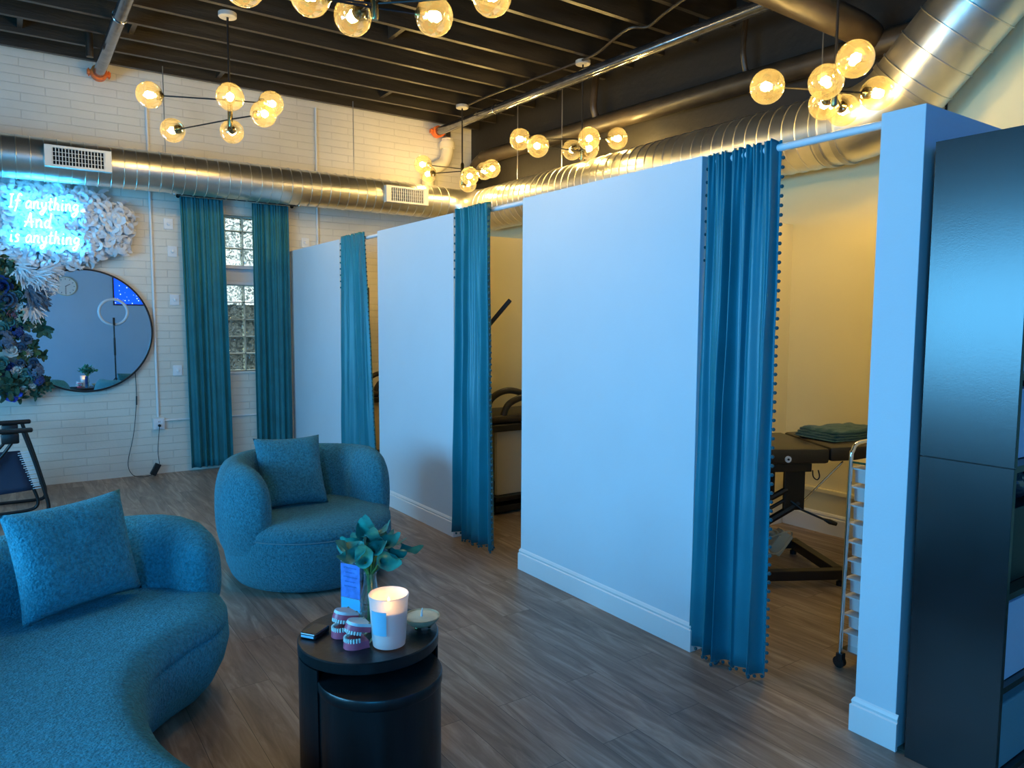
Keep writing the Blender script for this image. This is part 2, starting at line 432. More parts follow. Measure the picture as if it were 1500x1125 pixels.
# booth partition panels
PX0, PX1, PH = 2.685, 2.80, 2.372
struct('wall_near_partition', box((PX0, 2.35, 0), (PX1, 3.785, PH), .002), M['paint'])
struct('wall_middle_partition', box((PX0, 4.65, 0), (PX1, 5.97, 2.385), .002), M['paint'])
struct('wall_far_partition', box((PX0, 6.86, 0), (PX1, YB, 2.395), .002), M['paint'])
struct('wall_end_divider', box((PX0, 1.345, 0), (XR, 1.505, PH), .002), M['paint'])
struct('wall_booth_divider', box((PX1, 3.53, 0), (XR, 3.65, PH)), M['cream'])
struct('wall_middle_divider', box((PX1, 5.6, 0), (XR, 5.72, PH)), M['cream'])

def baseboard(name, path, h=.14, t=.014, m=None):
    """profile swept along an open plan polyline; normal is to the right of travel"""
    prof = [(0, 0), (t, 0), (t, h*.76), (t*.55, h*.80), (t*.75, h*.88), (t*.35, h*.96), (0, h)]
    bm = bmesh.new(); rings = []
    pts = [Vector((p[0], p[1])) for p in path]
    for i, p in enumerate(pts):
        ns = []
        if i > 0: d = (p-pts[i-1]).normalized(); ns.append(Vector((d.y, -d.x)))
        if i < len(pts)-1: d = (pts[i+1]-p).normalized(); ns.append(Vector((d.y, -d.x)))
        n = ns[0] if len(ns) == 1 else (ns[0]+ns[1])/(1+ns[0].dot(ns[1]))
        rings.append([bm.verts.new((p.x+n.x*a, p.y+n.y*a, z)) for a, z in prof])
    for a, b in zip(rings, rings[1:]):
        for k in range(len(prof)): bm.faces.new((a[k], a[(k+1) % len(prof)], b[(k+1) % len(prof)], b[k]))
    bm.faces.new(rings[0][::-1]); bm.faces.new(rings[-1])
    return struct(name, bm, m or M['trim'])
baseboard('baseboard_near', [(PX1, 2.35), (PX0, 2.35), (PX0, 3.785), (PX1, 3.785)][::-1])
baseboard('baseboard_middle', [(PX1, 5.97), (PX0, 5.97), (PX0, 4.65), (PX1, 4.65)])
baseboard('baseboard_far', [(PX1, 6.86), (PX0, 6.86), (PX0, YB-.01)][::-1])
baseboard('baseboard_end', [(2.97, 1.505), (PX0, 1.505), (PX0, 1.345), (PX0+.0, 1.333)][::1])
baseboard('baseboard_booth', [(XR, 3.52), (XR, 1.51)], h=.16, t=.018)
struct('trim_2', box((XR-.03, 1.51, .31), (XR, 3.52, .345), .006), M['cream'])
struct('trim_3', box((PX1, 3.515, .0), (XR-.03, 3.53, .16), .003), M['trim'])
struct('trim_4', box((PX1, 5.585, .0), (XR-.03, 5.6, .16), .003), M['trim'])

# ------------------------------------------------------------------ glass block window
wf = struct('window_1', box((WX0, YB+.16, WZ0), (WX1, YB+.20, WZ1)), M['grout'])
bpy.data.objects.remove(wf)
bm = bmesh.new(); g = .19
xs = [WX0 + i*g for i in range(6)]
rowz = [WZ0 + i*g for i in range(6)]                       # lower five rows up to 2.00
for x in xs[:-1] + [WX1-.006]:
    add_box(bm, (x-.006, YB+.10, WZ0), (x+.006, YB+.19, 2.0)); add_box(bm, (x-.006, YB+.10, 2.21), (x+.006, YB+.19, WZ1))
for z in rowz + [2.21, 2.40, 2.59, WZ1-.006]: add_box(bm, (WX0, YB+.10, z-.006), (WX1, YB+.19, z+.006))
w1 = struct('window_1', bm, M['grout'])
bm = bmesh.new()
def blk(x, z, w, h):
    add_box(bm, (x+.009, YB+.11, z+.009), (x+w-.009, YB+.118, z+h-.009), .003)
for i in range(5):
    for j in range(5): blk(xs[i], rowz[j], g, g)
    blk(xs[i], 2.21, g, g); blk(xs[i], 2.40, g, g); blk(xs[i], 2.59, g, .15)
obj('glass_blocks', bm, M['block'], w1)
bm = bmesh.new()
add_box(bm, (WX0, YB+.06, 2.175), (WX1, YB+.19, 2.21), .004); add_box(bm, (WX0, YB+.06, 2.0), (WX1, YB+.19, 2.035), .004)
add_box(bm, (WX0, YB+.12, 2.035), (WX1, YB+.16, 2.175))
obj('hopper_frame', bm, M['whiteplastic'], w1)
bm = bmesh.new(); add_box(bm, (WX0-.02, YB-.012, WZ0-.03), (WX1+.02, YB+.1, WZ0), .006)
obj('window_sill', bm, M['grille'], w1)

# ------------------------------------------------------------------ ducts
def ribbed(path, r, pitch, seg=40, ridge=.006):
    """spiral duct pipe: smooth tube with raised seams every pitch metres"""
    path = [Vector(p) for p in path]
    cum = [0]
    for a, b in zip(path, path[1:]): cum.append(cum[-1] + (b-a).length)
    tot = cum[-1]
    def at(s):
        for i in range(len(path)-1):
            if s <= cum[i+1] or i == len(path)-2:
                t = (s-cum[i])/(cum[i+1]-cum[i]); return path[i].lerp(path[i+1], t)
    ss = [(0, r)]; s = pitch*.5
    while s < tot-.01:
        ss += [(s-.005, r), (s-.002, r+ridge), (s+.002, r+ridge), (s+.005, r)]; s += pitch
    ss.append((tot, r))
    bm = bmesh.new(); add_tube(bm, [at(a) for a, _ in ss], [b for _, b in ss], seg)
    return bm
DY, DZ = 7.95, 3.045
duct = thing('air_duct', 'long silver spiral air duct running along the brick wall and turning over the booths', 'air duct', (0, DY, DZ-.19))
def dchild(name, bm, m, smooth=True, angle=40):
    o = obj(name, bm, m, duct, smooth, angle); o.matrix_parent_inverse = Matrix.Translation((0, -DY, -(DZ-.19))); return o
dchild('duct_pipe', ribbed([(XL+.02, DY, DZ), (4.45, DY, DZ)], .19, .105), M['duct'], angle=50)
RX, RZ, RR = 4.84, 2.955, .245
elb = [Vector((4.45, DY, DZ))]
for k in range(1, 9):
    a = PI/2*k/8
    elb.append(Vector((4.45+.39*math.sin(a), DY-.39*(1-math.cos(a)), DZ+(RZ-DZ)*k/8)))
bm = bmesh.new(); add_tube(bm, elb, [.19+(RR-.19)*min(1, k/7) for k in range(9)], 40)
dchild('duct_elbow', bm, M['duct'])
dchild('duct_pipe', ribbed([(RX, DY-.39, RZ), (RX, 3.05, RZ)], RR, .105), M['duct'], angle=50)
el2 = [Vector((RX, 3.05, RZ))] + [Vector((RX, 3.05-.12-.55*math.sin(PI/4*k/4), RZ+.55*(1-math.cos(PI/4*k/4)))) for k in range(5)]
bm = bmesh.new(); add_tube(bm, el2, RR, 40)
dchild('duct_elbow', bm, M['duct'])
e0 = el2[-1]; dirv = Vector((0, -.707, .707))
dchild('duct_pipe', ribbed([e0, e0+dirv*1.30], RR+.004, .155, ridge=.009), M['duct'], angle=50)
for s_ in (Vector((RX, 3.05, RZ)), Vector((RX, 2.93, RZ))):
    bm = bmesh.new(); add_tube(bm, [s_+Vector((0, -.02, 0)), s_+Vector((0, .02, 0))], RR+.012, 40); dchild('duct_collar', bm, M['seam'])
bm = bmesh.new(); add_tube(bm, [e0-dirv*.015, e0+dirv*.015], RR+.014, 40); dchild('duct_collar', bm, M['seam'])
def register(x0, x1):
    yf = DY-.205
    bm = bmesh.new()
    add_box(bm, (x0, yf-.03, 2.955), (x1, yf+.055, 2.975)); add_box(bm, (x0, yf-.03, 3.12), (x1, yf+.055, 3.14))
    add_box(bm, (x0, yf-.03, 2.975), (x0+.055, yf+.055, 3.12)); add_box(bm, (x1-.055, yf-.03, 2.975), (x1, yf+.055, 3.12))
    n = 17
    for i in range(n):
        x = x0+.06+(x1-x0-.12)*i/(n-1)
        add_box(bm, (x-.003, yf-.026, 2.975), (x+.003, yf-.002, 3.12))
    for z in (3.01, 3.05, 3.085): add_box(bm, (x0+.055, yf-.018, z-.002), (x1-.055, yf-.010, z+.002))
    g_ = dchild('vent_grille', bm, M['grille'], False)
    bm = bmesh.new(); add_box(bm, (x0+.05, yf+.005, 2.97), (x1-.05, yf+.01, 3.125))
    d = obj('grille_shade', bm, M['dark'], g_)  # black plate standing in for the shade behind the bars
register(.335, .855); register(3.59, 4.12)
for x in (-1.2, 1.35, 3.3):
    bm = bmesh.new(); add_tube(bm, [(x, DY, DZ), (x, DY, 4.06)], .005, 6)
    dchild('hanger_rod', bm, M['seam'])
for y in (6.9, 6.1, 3.15):
    bm = bmesh.new(); add_tube(bm, [(RX-.02, y, RZ), (RX-.02, y, 4.06)], .005, 6)
    dchild('hanger_rod', bm, M['seam'])

# ------------------------------------------------------------------ sprinkler pipes, waste pipes
def sprinkler(a, b, r, label, heads):
    t = thing('sprinkler_pipe', label, 'pipe', a, 0, None)
    inv = Matrix.Translation(-Vector(a))
    def ch(n, bm, m, sm=True):
        o = obj(n, bm, m, t, sm); o.matrix_parent_inverse = inv; return o
    ch('pipe', tube([a, b], r, 20), M['steelpipe'])
    A, B = Vector(a), Vector(b); d = (B-A).normalized()
    bm = bmesh.new(); add_tube(bm, [A-d*.03, A+d*.04], r+.022, 20)
    add_box(bm, (A.x-r-.05, A.y-.02, A.z-.022), (A.x-r-.01, A.y+.03, A.z+.022), .004)
    add_box(bm, (A.x+r+.01, A.y-.02, A.z-.022), (A.x+r+.05, A.y+.03, A.z+.022), .004)
    add_tube(bm, [(A.x-r-.035, A.y, A.z-.04), (A.x-r-.035, A.y, A.z+.035)], .006, 8); add_tube(bm, [(A.x+r+.035, A.y, A.z-.04), (A.x+r+.035, A.y, A.z+.035)], .006, 8)
    ch('pipe_coupling', bm, M['coupling'])
    for s in heads:
        p = A+d*s
        bm = bmesh.new()
        add_tube(bm, [(p.x, p.y, p.z), (p.x, p.y, p.z+.30)], .003, 6)
        add_tube(bm, [Vector((p.x, p.y, p.z))+Vector((0, 0, 1))*(r+.004)*math.cos(q)+Vector((1, 0, 0))*(r+.004)*math.sin(q) for q in [2*PI*i/24 for i in range(25)]], .004, 6)
        ch('pipe_hanger', bm, M['chrome'])
    return t
sprinkler((.83, 8.2, 3.96), (.83, -1.6, 3.96), .05, 'silver sprinkler pipe above the neon sign ending at an orange coupling', [1.6, 4.2, 7.0])
sprinkler((4.512, 8.2, 3.955), (4.42, -1.2, 3.70), .05, 'dark steel sprinkler pipe above the booth partitions ending at an orange coupling', [1.35, 5.2])

def riser_head(x, y, z0, z1, label):
    t = thing('fire_sprinkler', label, 'sprinkler', (x, y, z0), 0)
    obj('riser', lathe([(.03, 0), (.03, z1-z0-.14), (.038, z1-z0-.135), (.038, z1-z0-.10), (.02, z1-z0-.09), (.02, z1-z0-.06)], seg=16), M['blackpipe'], t, True)
    obj('spray_plate', lathe([(.012, z1-z0-.06), (.012, z1-z0-.02), (.032, z1-z0-.012), (.034, z1-z0)], seg=16), M['chrome'], t, True)
riser_head(.70, 7.55, 3.90, 4.30, 'black sprinkler riser with chrome head beside the silver pipe above the neon sign')
riser_head(4.675, 8.22, 3.93, 4.30, 'black sprinkler riser with chrome head above the cream waste pipe')

wp = thing('waste_pipe', 'cream painted waste pipe elbow on the brick wall above the duct corner', 'pipe', (4.62, 8.2, 3.3))
inv = Matrix.Translation((-4.62, -8.2, -3.3))
pts = catmull([(4.675, 8.24, 3.90), (4.675, 8.24, 3.74), (4.62, 8.24, 3.60), (4.46, 8.24, 3.50), (4.40, 8.24, 3.40), (4.40, 8.24, 3.24)], 5)
o = obj('pipe_bend', tube(pts, .075, 20), M['pvc'], wp, True); o.matrix_parent_inverse = inv
o = obj('hub_collar', tube([(4.675, 8.24, 3.78), (4.675, 8.24, 3.86)], .095, 20), M['pvc'], wp, True); o.matrix_parent_inverse = inv

dp = thing('drain_pipe', 'thick black drain pipe along the black wall above the silver duct', 'pipe', (4.95, 3.0, 3.5))
inv = Matrix.Translation((-4.95, -3.0, -3.5))
for nm, bmx in (('pipe', tube(catmull([(4.96, 8.05, 3.36), (4.96, 8.05, 3.5), (4.96, 7.85, 3.61), (4.96, 7.3, 3.62), (4.95, 2.9, 3.49), (4.95, 2.72, 3.485)], 6), .085, 20)),
                ('branch_pipe', tube(catmull([(2.6, 2.84, 3.60), (4.4, 2.84, 3.56), (4.72, 2.84, 3.55), (4.90, 2.86, 3.53), (4.96, 2.95, 3.50)], 6), .10, 20)),
                ('vent_pipe', tube(catmull([(4.93, 3.9, 4.06), (4.90, 3.9, 3.78), (4.92, 3.9, 3.66), (4.96, 3.9, 3.56)], 6), .022, 12)),
                ('vent_pipe', tube(catmull([(4.93, 5.7, 4.06), (4.90, 5.7, 3.78), (4.92, 5.7, 3.68), (4.96, 5.7, 3.60)], 6), .035, 12))):
    o = obj(nm, bmx, M['blackpipe'], dp, True); o.matrix_parent_inverse = inv
cd = obj('wiring_conduit', tube(catmull([(4.37, 7.22, 4.03), (4.40, 6.7, 4.035), (4.50, 5.6, 4.03), (4.50, 5.2, 4.03), (4.40, 4.85, 4.03), (4.36, 4.62, 4.035), (4.45, 4.5, 4.03), (4.36, 4.2, 4.03), (4.25, 3.6, 4.03), (4.2, 2.2, 4.03)], 5), .012, 8), M['blackpipe'], None, True)
tag(cd, 'thin black conduit linking the chandelier canopies under the joists', 'conduit')

# ------------------------------------------------------------------ chandeliers
def chandelier(hub, zs, arms, label, zc=4.045):
    """hub (x, y); arms: list of (z, end, end) with ends at world points"""
    zb = min(zs)-.06
    t = thing('globe_chandelier', label, 'chandelier', (hub[0], hub[1], zb), 0, 'globe chandeliers under the black joists')
    O = Vector((hub[0], hub[1], zb))
    obj('ceiling_canopy', lathe([(.065, zc-zb-.035), (.07, zc-zb-.03), (.07, zc-zb)], seg=24), M['canopy'], t, True)
    obj('drop_rod', tube([(0, 0, max(zs)-zb+.05), (0, 0, zc-zb-.03)], .009, 10), M['blackrod'], t, True)
    obj('hub_stem', lathe([(.016, 0), (.020, .01), (.020, max(zs)-zb+.05), (.012, max(zs)-zb+.07)], seg=16), M['brass'], t, True)
    for a, b in arms:
        A = Vector(a)-O; B = Vector(b)-O
        for E in (A, B):
            hz = (A.z+B.z)/2; H0 = Vector((0, 0, hz)); d = (E-H0).normalized()
            am = obj('arm', tube([H0, E-d*.085], .006, 8), M['blackrod'], t, True)
            cp = Matrix.Translation(E-d*.085) @ d.to_track_quat('Z', 'Y').to_matrix().to_4x4()
            bm = lathe([(.012, -.02), (.034, 0), (.036, .03), (.022, .042)], seg=16); bmesh.ops.transform(bm, matrix=cp, verts=bm.verts)
            obj('lamp_holder', bm, M['brass'], am, True)
            bm = bmesh.new(); add_sphere(bm, E, .1, 28, 18); obj('glass_globe', bm, M['globe'], am, True, 180)
            bm = bmesh.new(); bmesh.ops.create_icosphere(bm, subdivisions=1, radius=.030, matrix=Matrix.Translation(E+d*.012)); obj('bulb', bm, M['bulb'], am, True, 180)
    return t
chandelier((1.554, 6.27), (3.22, 3.37), [((1.002, 6.492, 3.37), (1.854, 6.173, 3.37)), ((1.237, 6.912, 3.22), (1.729, 5.958, 3.22)), ((1.430, 5.759, 3.25), (1.694, 6.786, 3.25))],
    'six-globe chandelier hanging in front of the brick wall between mirror and window curtains')
chandelier((4.554, 5.456), (3.19, 3.33), [((4.083, 5.803, 3.33), (4.811, 5.251, 3.33)), ((4.026, 5.442, 3.19), (4.63, 5.45, 3.25)), ((4.384, 5.154, 3.25), (4.70, 5.78, 3.31))],
    'six-globe chandelier hanging over the curtain opening left of the widest partition')
chandelier((4.351, 7.328), (3.22, 3.34), [((3.877, 7.38, 3.34), (4.62, 7.28, 3.34)), ((4.163, 7.80, 3.34), (4.479, 6.913, 3.29)), ((4.26, 7.016, 3.2), (4.47, 7.40, 3.2))],
    'smallest looking globe chandelier, hanging by the cream waste pipe near the duct corner')
chandelier((4.177, 2.64), (2.97, 3.06), [((3.777, 2.823, 3.0), (4.431, 2.517, 3.0)), ((3.98, 2.572, 3.0), (4.49, 2.775, 2.97)), ((3.90, 2.35, 3.05), (4.363, 2.823, 3.0))],
    'globe chandelier hanging beside the rising silver duct over the booth with the black table')
chandelier((1.62, 3.6), (3.20, 3.30), [((1.318, 3.70, 3.22), (2.06, 3.18, 3.22)), ((1.92, 3.52, 3.2), (1.0, 3.72, 3.2)), ((1.60, 3.84, 3.23), (1.62, 3.0, 3.23))],
    'globe chandelier cut by the top edge of the picture, three globes and stem seen')

# ------------------------------------------------------------------ curtains
def curtain_bm(o, top, bot, z0, z1, d, n, amp, pleats, seed, nu=190, nv=48, head=True, flare=.0, bottom_wave=.0):
    """o + d*s spans the width; top/bot = (s0, s1); n the outward normal"""
    rnd = random.Random(seed); ph = rnd.random()*6; ph2 = rnd.random()*6
    d = Vector(d); n = Vector(n); o = Vector(o)
    bm = bmesh.new(); G = []
    for j in range(nv+1):
        t = j/nv; row = []
        # spend rows near the heading
        t = t**1.35
        s0 = top[0]+(bot[0]-top[0])*t**.8; s1 = top[1]+(bot[1]-top[1])*t**.8
        for i in range(nu+1):
            u = i/nu
            w = u + .03*math.sin(2*PI*u*1.7+ph+.9*t) + .012*math.sin(2*PI*u*4+ph2)
            env = .75+.35*math.sin(2*PI*u*1.5+ph2+t)
            x = amp*(.25+1.0*t**.8)*env*math.sin(2*PI*pleats*w+ph)
            x += amp*.42*(1-.75*t)*math.sin(2*PI*pleats*2.3*w+ph2)*(.7+.4*math.sin(2*PI*u*3.1+ph))
            if head: x += amp*.30*math.exp(-t*16)*math.sin(2*PI*pleats*5.1*u+ph)
            x += amp*.20*noise.noise(Vector((u*4, t*6, seed)))
            x += flare*t
            z = z0+(z1-z0)*t + bottom_wave*t*t*math.sin(2*PI*u*1.3+ph)
            if head: z += .006*math.sin(2*PI*pleats*3.3*u)*math.exp(-t*22)
            row.append(bm.verts.new(o + d*(s0+(s1-s0)*u + .35*amp*math.cos(2*PI*pleats*w+ph)*t) + n*x + Vector((0, 0, z))))
        G.append(row)
    for a, b in zip(G, G[1:]):
        for i in range(nu): bm.faces.new((a[i], a[i+1], b[i+1], b[i]))
    edgeL = [r[0].co.copy() for r in G]; edgeR = [r[-1].co.copy() for r in G]; bot_ = [v.co.copy() for v in G[-1]]
    return bm, edgeL, edgeR, bot_

def curtain(label, m, poms, group, *a, **k):
    o0 = Vector(a[0])
    t = thing('curtain', label, 'curtain', (o0.x, o0.y, 0) if False else tuple(o0), 0, group)
    bm, eL, eR, eb = curtain_bm(*a, **k)
    inv = Matrix.Translation(-o0)
    c = obj('curtain_panel', bm, m, t, True, 180); c.matrix_parent_inverse = inv
    sm = c.modifiers.new('solidify', 'SOLIDIFY'); sm.thickness = .0025; sm.offset = 0
    if poms:
        pts = []
        def walk(edge, step):
            acc = 0; 
            for p, q in zip(edge, edge[1:]):
                Ls = (q-p).length; s = step-acc
                while s <= Ls: pts.append(p.lerp(q, s/Ls)); s += step
                acc = (acc+Ls) % step
        walk(eR, .040)
        nR = len(pts)
        walk(eL, .06); pts[nR:] = pts[nR:][:8]
        nL = len(pts)
        walk(eb, .035)
        pts = pts[:98]
        d = Vector(a[5]) if False else Vector(k.get('dd', (0, -1, 0)))
        base = None
        for i, p in enumerate(pts):
            if base is None:
                b_ = bmesh.new(); bmesh.ops.create_icosphere(b_, subdivisions=2, radius=.0085); add_tube(b_, [(0, 0, 0), (0, .012, .004)], .0022, 5)
                pm = obj('pompom', b_, M['pom'], t, True, 180); base = pm
            else:
                pm = base.copy(); COL.objects.link(pm); pm.parent = t
            off = d*.009 if i < nR else (-d*.009 if i < nL else Vector((0, 0, -.012)))
            pm.location = (p+off)-o0
    return t
def cargs(o, top, bot, z0, z1, amp, pl, seed, **k): return (o, top, bot, z0, z1, (0, -1, 0), (-1, 0, 0), amp, pl, seed)
G1 = 'teal pompom curtains of the booths'
curtain('widest looking teal pompom curtain, gathered right of the widest white partition', M['curtain'], True, G1, (2.722, 2.330, 0), (-.012, .365), (-.014, .378), 2.375, .027, (0, -1, 0), (-1, 0, 0), .034, 4.6, 3, bottom_wave=.006, flare=.035)
curtain('teal pompom curtain gathered between the middle and the widest partitions', M['curtain'], True, G1, (2.69, 4.585, 0), (0, .41), (-.0, .50), 2.40, .045, (0, -1, 0), (-1, 0, 0), .036, 4.2, 8, bottom_wave=.015, flare=.02)
curtain('narrowest looking teal pompom curtain, behind the round armchair', M['curtain'], True, G1, (2.69, 6.835, 0), (0, .53), (-.01, .74), 2.41, .04, (0, -1, 0), (-1, 0, 0), .036, 4.4, 12, bottom_wave=.01)
G2 = 'velvet curtains at the glass block window'
curtain('teal velvet curtain left of the glass block window', M['velvet'], False, G2, (1.515, 8.22, 0), (0, .42), (.03, .455), 2.875, .045, (1, 0, 0), (0, -1, 0), .024, 6.2, 21, head=False)
curtain('teal velvet curtain right of the glass block window, behind the armchair', M['velvet'], False, G2, (2.235, 8.22, 0), (0, .40), (.0, .40), 2.875, .045, (1, 0, 0), (0, -1, 0), .024, 6.2, 27, head=False)

def rod(label, a, b, r, m, fin=False, name='curtain_rod'):
    t = thing(name, label, 'curtain rod', a)
    inv = Matrix.Translation(-Vector(a))
    o = obj('rod', tube([a, b], r, 14), m, t, True); o.matrix_parent_inverse = inv
    if fin:
        for p in (a, b):
            bm = bmesh.new(); add_sphere(bm, Vector(p), .018, 12, 8); o = obj('finial', bm, M['chrome'], t, True); o.matrix_parent_inverse = inv
            s = 1 if p == a else -1
            bm = bmesh.new(); add_tube(bm, [(p[0]+.05*s, p[1], p[2]), (p[0]+.05*s, YB-.004, p[2])], .006, 8); add_tube(bm, [(p[0]+.05*s, YB-.008, p[2]), (p[0]+.05*s, YB-.001, p[2])], .02, 12)
            o = obj('bracket', bm, m, t, True); o.matrix_parent_inverse = inv
rod('thin black curtain rod with metal ends above the glass block window', (1.47, 8.22, 2.893), (2.76, 8.22, 2.893), .008, M['blackrod'], True)
rod('white rod across the booth opening beside the end wall', (2.74, 1.507, 2.345), (2.74, 2.348, 2.345), .016, M['rodwhite'])
rod('white rod between the middle and widest partitions', (2.74, 3.787, 2.36), (2.74, 4.648, 2.36), .016, M['rodwhite'])
rod('white rod between the far and middle partitions', (2.74, 5.972, 2.365), (2.74, 6.858, 2.365), .016, M['rodwhite'])

# ------------------------------------------------------------------ conduits, outlet, cables on the brick wall
def wall_pipe(name, pts, r, label, m=None, cat='conduit', seg=8):
    o = obj(name, tube(pts, r, seg), m or M['whitebox'], None, True); return tag(o, label, cat)
yw = YB-.014
wall_pipe('wall_conduit', [(1.255, yw, .60), (1.25, yw, 4.0)], .012, 'white conduit rising from the outlet beside the round mirror')
wall_pipe('wall_conduit', [(3.00, yw, 2.2), (3.005, yw, 4.03)], .012, 'white conduit right of the window curtains rising to the joists')
wall_pipe('wall_conduit', [(1.315, yw, .56), (2.66, yw, .56)], .010, 'white conduit running level from the outlet behind the window curtains')
ob = thing('power_outlet', 'white power outlet box on the brick wall below the mirror', 'outlet', (1.258, YB, .53))
bm = bmesh.new(); add_box(bm, (-.055, -.04, -.06), (.055, -.001, .06), .006); obj('outlet_box', bm, M['whitebox'], ob)
bm = bmesh.new(); add_box(bm, (-.04, -.046, -.048), (.04, -.04, .048), .003); obj('face_plate', bm, M['whiteplastic'], ob)
bm = bmesh.new(); add_box(bm, (-.006, -.048, .015), (-.002, -.0462, .03)); add_box(bm, (.006, -.048, .015), (.010, -.0462, .03)); obj('socket_slots', bm, M['dark'], ob)
pc = thing('hanging_power_lead', 'thin black cord with adapter box hanging from mirror to outlet', 'cord', (1.18, 8.27, 0))
inv = Matrix.Translation((-1.18, -8.27, 0))
o = obj('cable', tube(catmull([(1.055, 8.325, 1.15), (1.06, 8.32, .85), (1.04, 8.31, .6), (1.01, 8.30, .4), (.955, 8.29, .15), (.99, 8.26, .03), (1.08, 8.22, .007), (1.16, 8.20, .02)], 6), .0035, 6), M['blackcable'], pc, True); o.matrix_parent_inverse = inv
o = obj('cable', tube(catmull([(1.24, 8.24, .12), (1.235, 8.275, .25), (1.25, 8.28, .42), (1.258, 8.27, .515)], 6), .0035, 6), M['blackcable'], pc, True); o.matrix_parent_inverse = inv
bm = bmesh.new(); add_tube(bm, [(1.258, 8.29, .515), (1.258, 8.262, .515)], .014, 12); o = obj('plug', bm, M['blackcable'], pc, True); o.matrix_parent_inverse = inv
bm = bmesh.new(); add_box(bm, (-.03, -.018, -.062), (.03, .018, .062), .005, Matrix.Translation((1.20, 8.235, .068)) @ Matrix.Rotation(R(28), 4, 'Y')); o = obj('adapter', bm, M['blackcable'], pc); o.matrix_parent_inverse = inv
bm = bmesh.new(); add_tube(bm, [(1.06, 8.318, .83), (1.057, 8.318, .74)], .007, 8); o = obj('inline_switch', bm, M['blackcable'], pc, True); o.matrix_parent_inverse = inv
labs = [('upper', (1.42, 2.60)), ('second', (1.45, 2.32)), ('third', (1.455, 1.82)), ('low', (1.46, 1.08)), ('right', (2.86, 2.50))]
for (nm, (x, z)) in labs:
    t = thing('wall_anchor', {'upper': 'white square plate with boss left of the window curtains, topmost there', 'second': 'white square plate with boss left of the window curtains, just under the topmost',
        'third': 'white square plate with boss level with the top half of the mirror', 'low': 'white square plate with boss lowest beside the left window curtain', 'right': 'white square plate with boss right of the window curtains above the far partition'}[nm], 'wall plate', (x, YB, z), 0, 'painted tie plates on the brick wall')
    bm = bmesh.new(); add_box(bm, (-.045, -.012, -.055), (.045, -.001, .055), .004); obj('plate', bm, M['trim'], t)
    bm = lathe([(.001, .03), (.016, .026), (.018, .012)], seg=14, cap1=False); bmesh.ops.transform(bm, matrix=Matrix.Rotation(PI/2, 4, 'X'), verts=bm.verts); obj('boss', bm, M['trim'], t, True)

# ------------------------------------------------------------------ round mirror
MC = Vector((.625, YB-.035, 1.50)); MR = .597
mir = thing('round_mirror', 'large round wall mirror with thin black frame under the neon sign', 'mirror', tuple(MC))
bm = lathe([(MR-.008, .012), (MR-.008, .026), (MR+.008, .026), (MR+.008, -.012), (MR-.02, -.012)], seg=96, cap0=False, cap1=False)
bmesh.ops.transform(bm, matrix=Matrix.Rotation(PI/2, 4, 'X'), verts=bm.verts); obj('frame', bm, M['blackrod'], mir, True)
bm = lathe([(MR-.006, 0), (MR-.006, .016)], seg=96); bmesh.ops.transform(bm, matrix=Matrix.Rotation(PI/2, 4, 'X'), verts=bm.verts); obj('mirror_glass', bm, M['mirror'], mir, False)

# ------------------------------------------------------------------ ruffled backdrop and neon sign
def ruffle(cx, cy, cz, pred, n, seed, smin=.08, smax=.18):
    rnd = random.Random(seed); bm = bmesh.new(); made = 0
    while made < n:
        x = rnd.uniform(-1.2, 1.2); z = rnd.uniform(-.5, .5)
        dp = pred(x, z)
        if dp <= 0: continue
        made += 1
        dep = (.05+.11*min(1, dp*4))*rnd.uniform(.5, 1.0)
        L_ = rnd.uniform(smin, smax); a = rnd.uniform(0, 2*PI); curl = rnd.uniform(1.6, 4.2)*rnd.choice((-1, 1)); w = rnd.uniform(.022, .048)
        p = Vector((x, -dep, z)); prev = None; dirn = a; K = 7
        for k in range(K+1):
            s = k/K
            wv = Vector((math.cos(dirn+PI/2), -.5*math.sin(s*PI), math.sin(dirn+PI/2)))*w*math.sin(PI*(.12+.8*s))
            q = Vector((p.x, p.y-.035*math.sin(s*PI), p.z))
            r1, r2 = bm.verts.new(q-wv*.5+Vector((cx, cy, cz))), bm.verts.new(q+wv*.5+Vector((cx, cy, cz)))
            if prev: bm.faces.new((prev[0], prev[1], r2, r1))
            prev = (r1, r2)
            p = p+Vector((math.cos(dirn), 0, math.sin(dirn)))*L_/K; dirn += curl/K
    return bm
def blob(x, z):
    # outline half-plane test: full rectangle to the left, rounded lobe to the right
    wob = .03*math.sin(z*23)+.02*math.sin(z*41+1)
    e = abs(x/(1.04+wob))**3.2+(abs(z)/(.36+.04*math.sin(x*5)))**2.6
    return 1-e
bm = ruffle(0, 0, 0, blob, 2400, 5)
bk = lathe([(0.001, .045), (.7, .045), (.95, .03), (1.0, -.01)], seg=60, sx=1.0, sy=.34, cap0=False, cap1=False)
bmesh.ops.transform(bk, matrix=Matrix.Rotation(PI/2, 4, 'X'), verts=bk.verts)
me = bpy.data.meshes.new('t'); 
bmesh.ops.transform(bk, matrix=Matrix.Diagonal((1, 1.0, 1, 1)), verts=bk.verts); bk.to_mesh(me); bk.free(); bm.from_mesh(me)
fb = obj('feather_backdrop', bm, M['ruffle'], None, True, 180); fb.location = (.03, YB-.02, 2.50); fb['kind'] = 'stuff'
tag(fb, 'white ruffled feather backing on the brick wall around the neon sign', 'wall decoration')

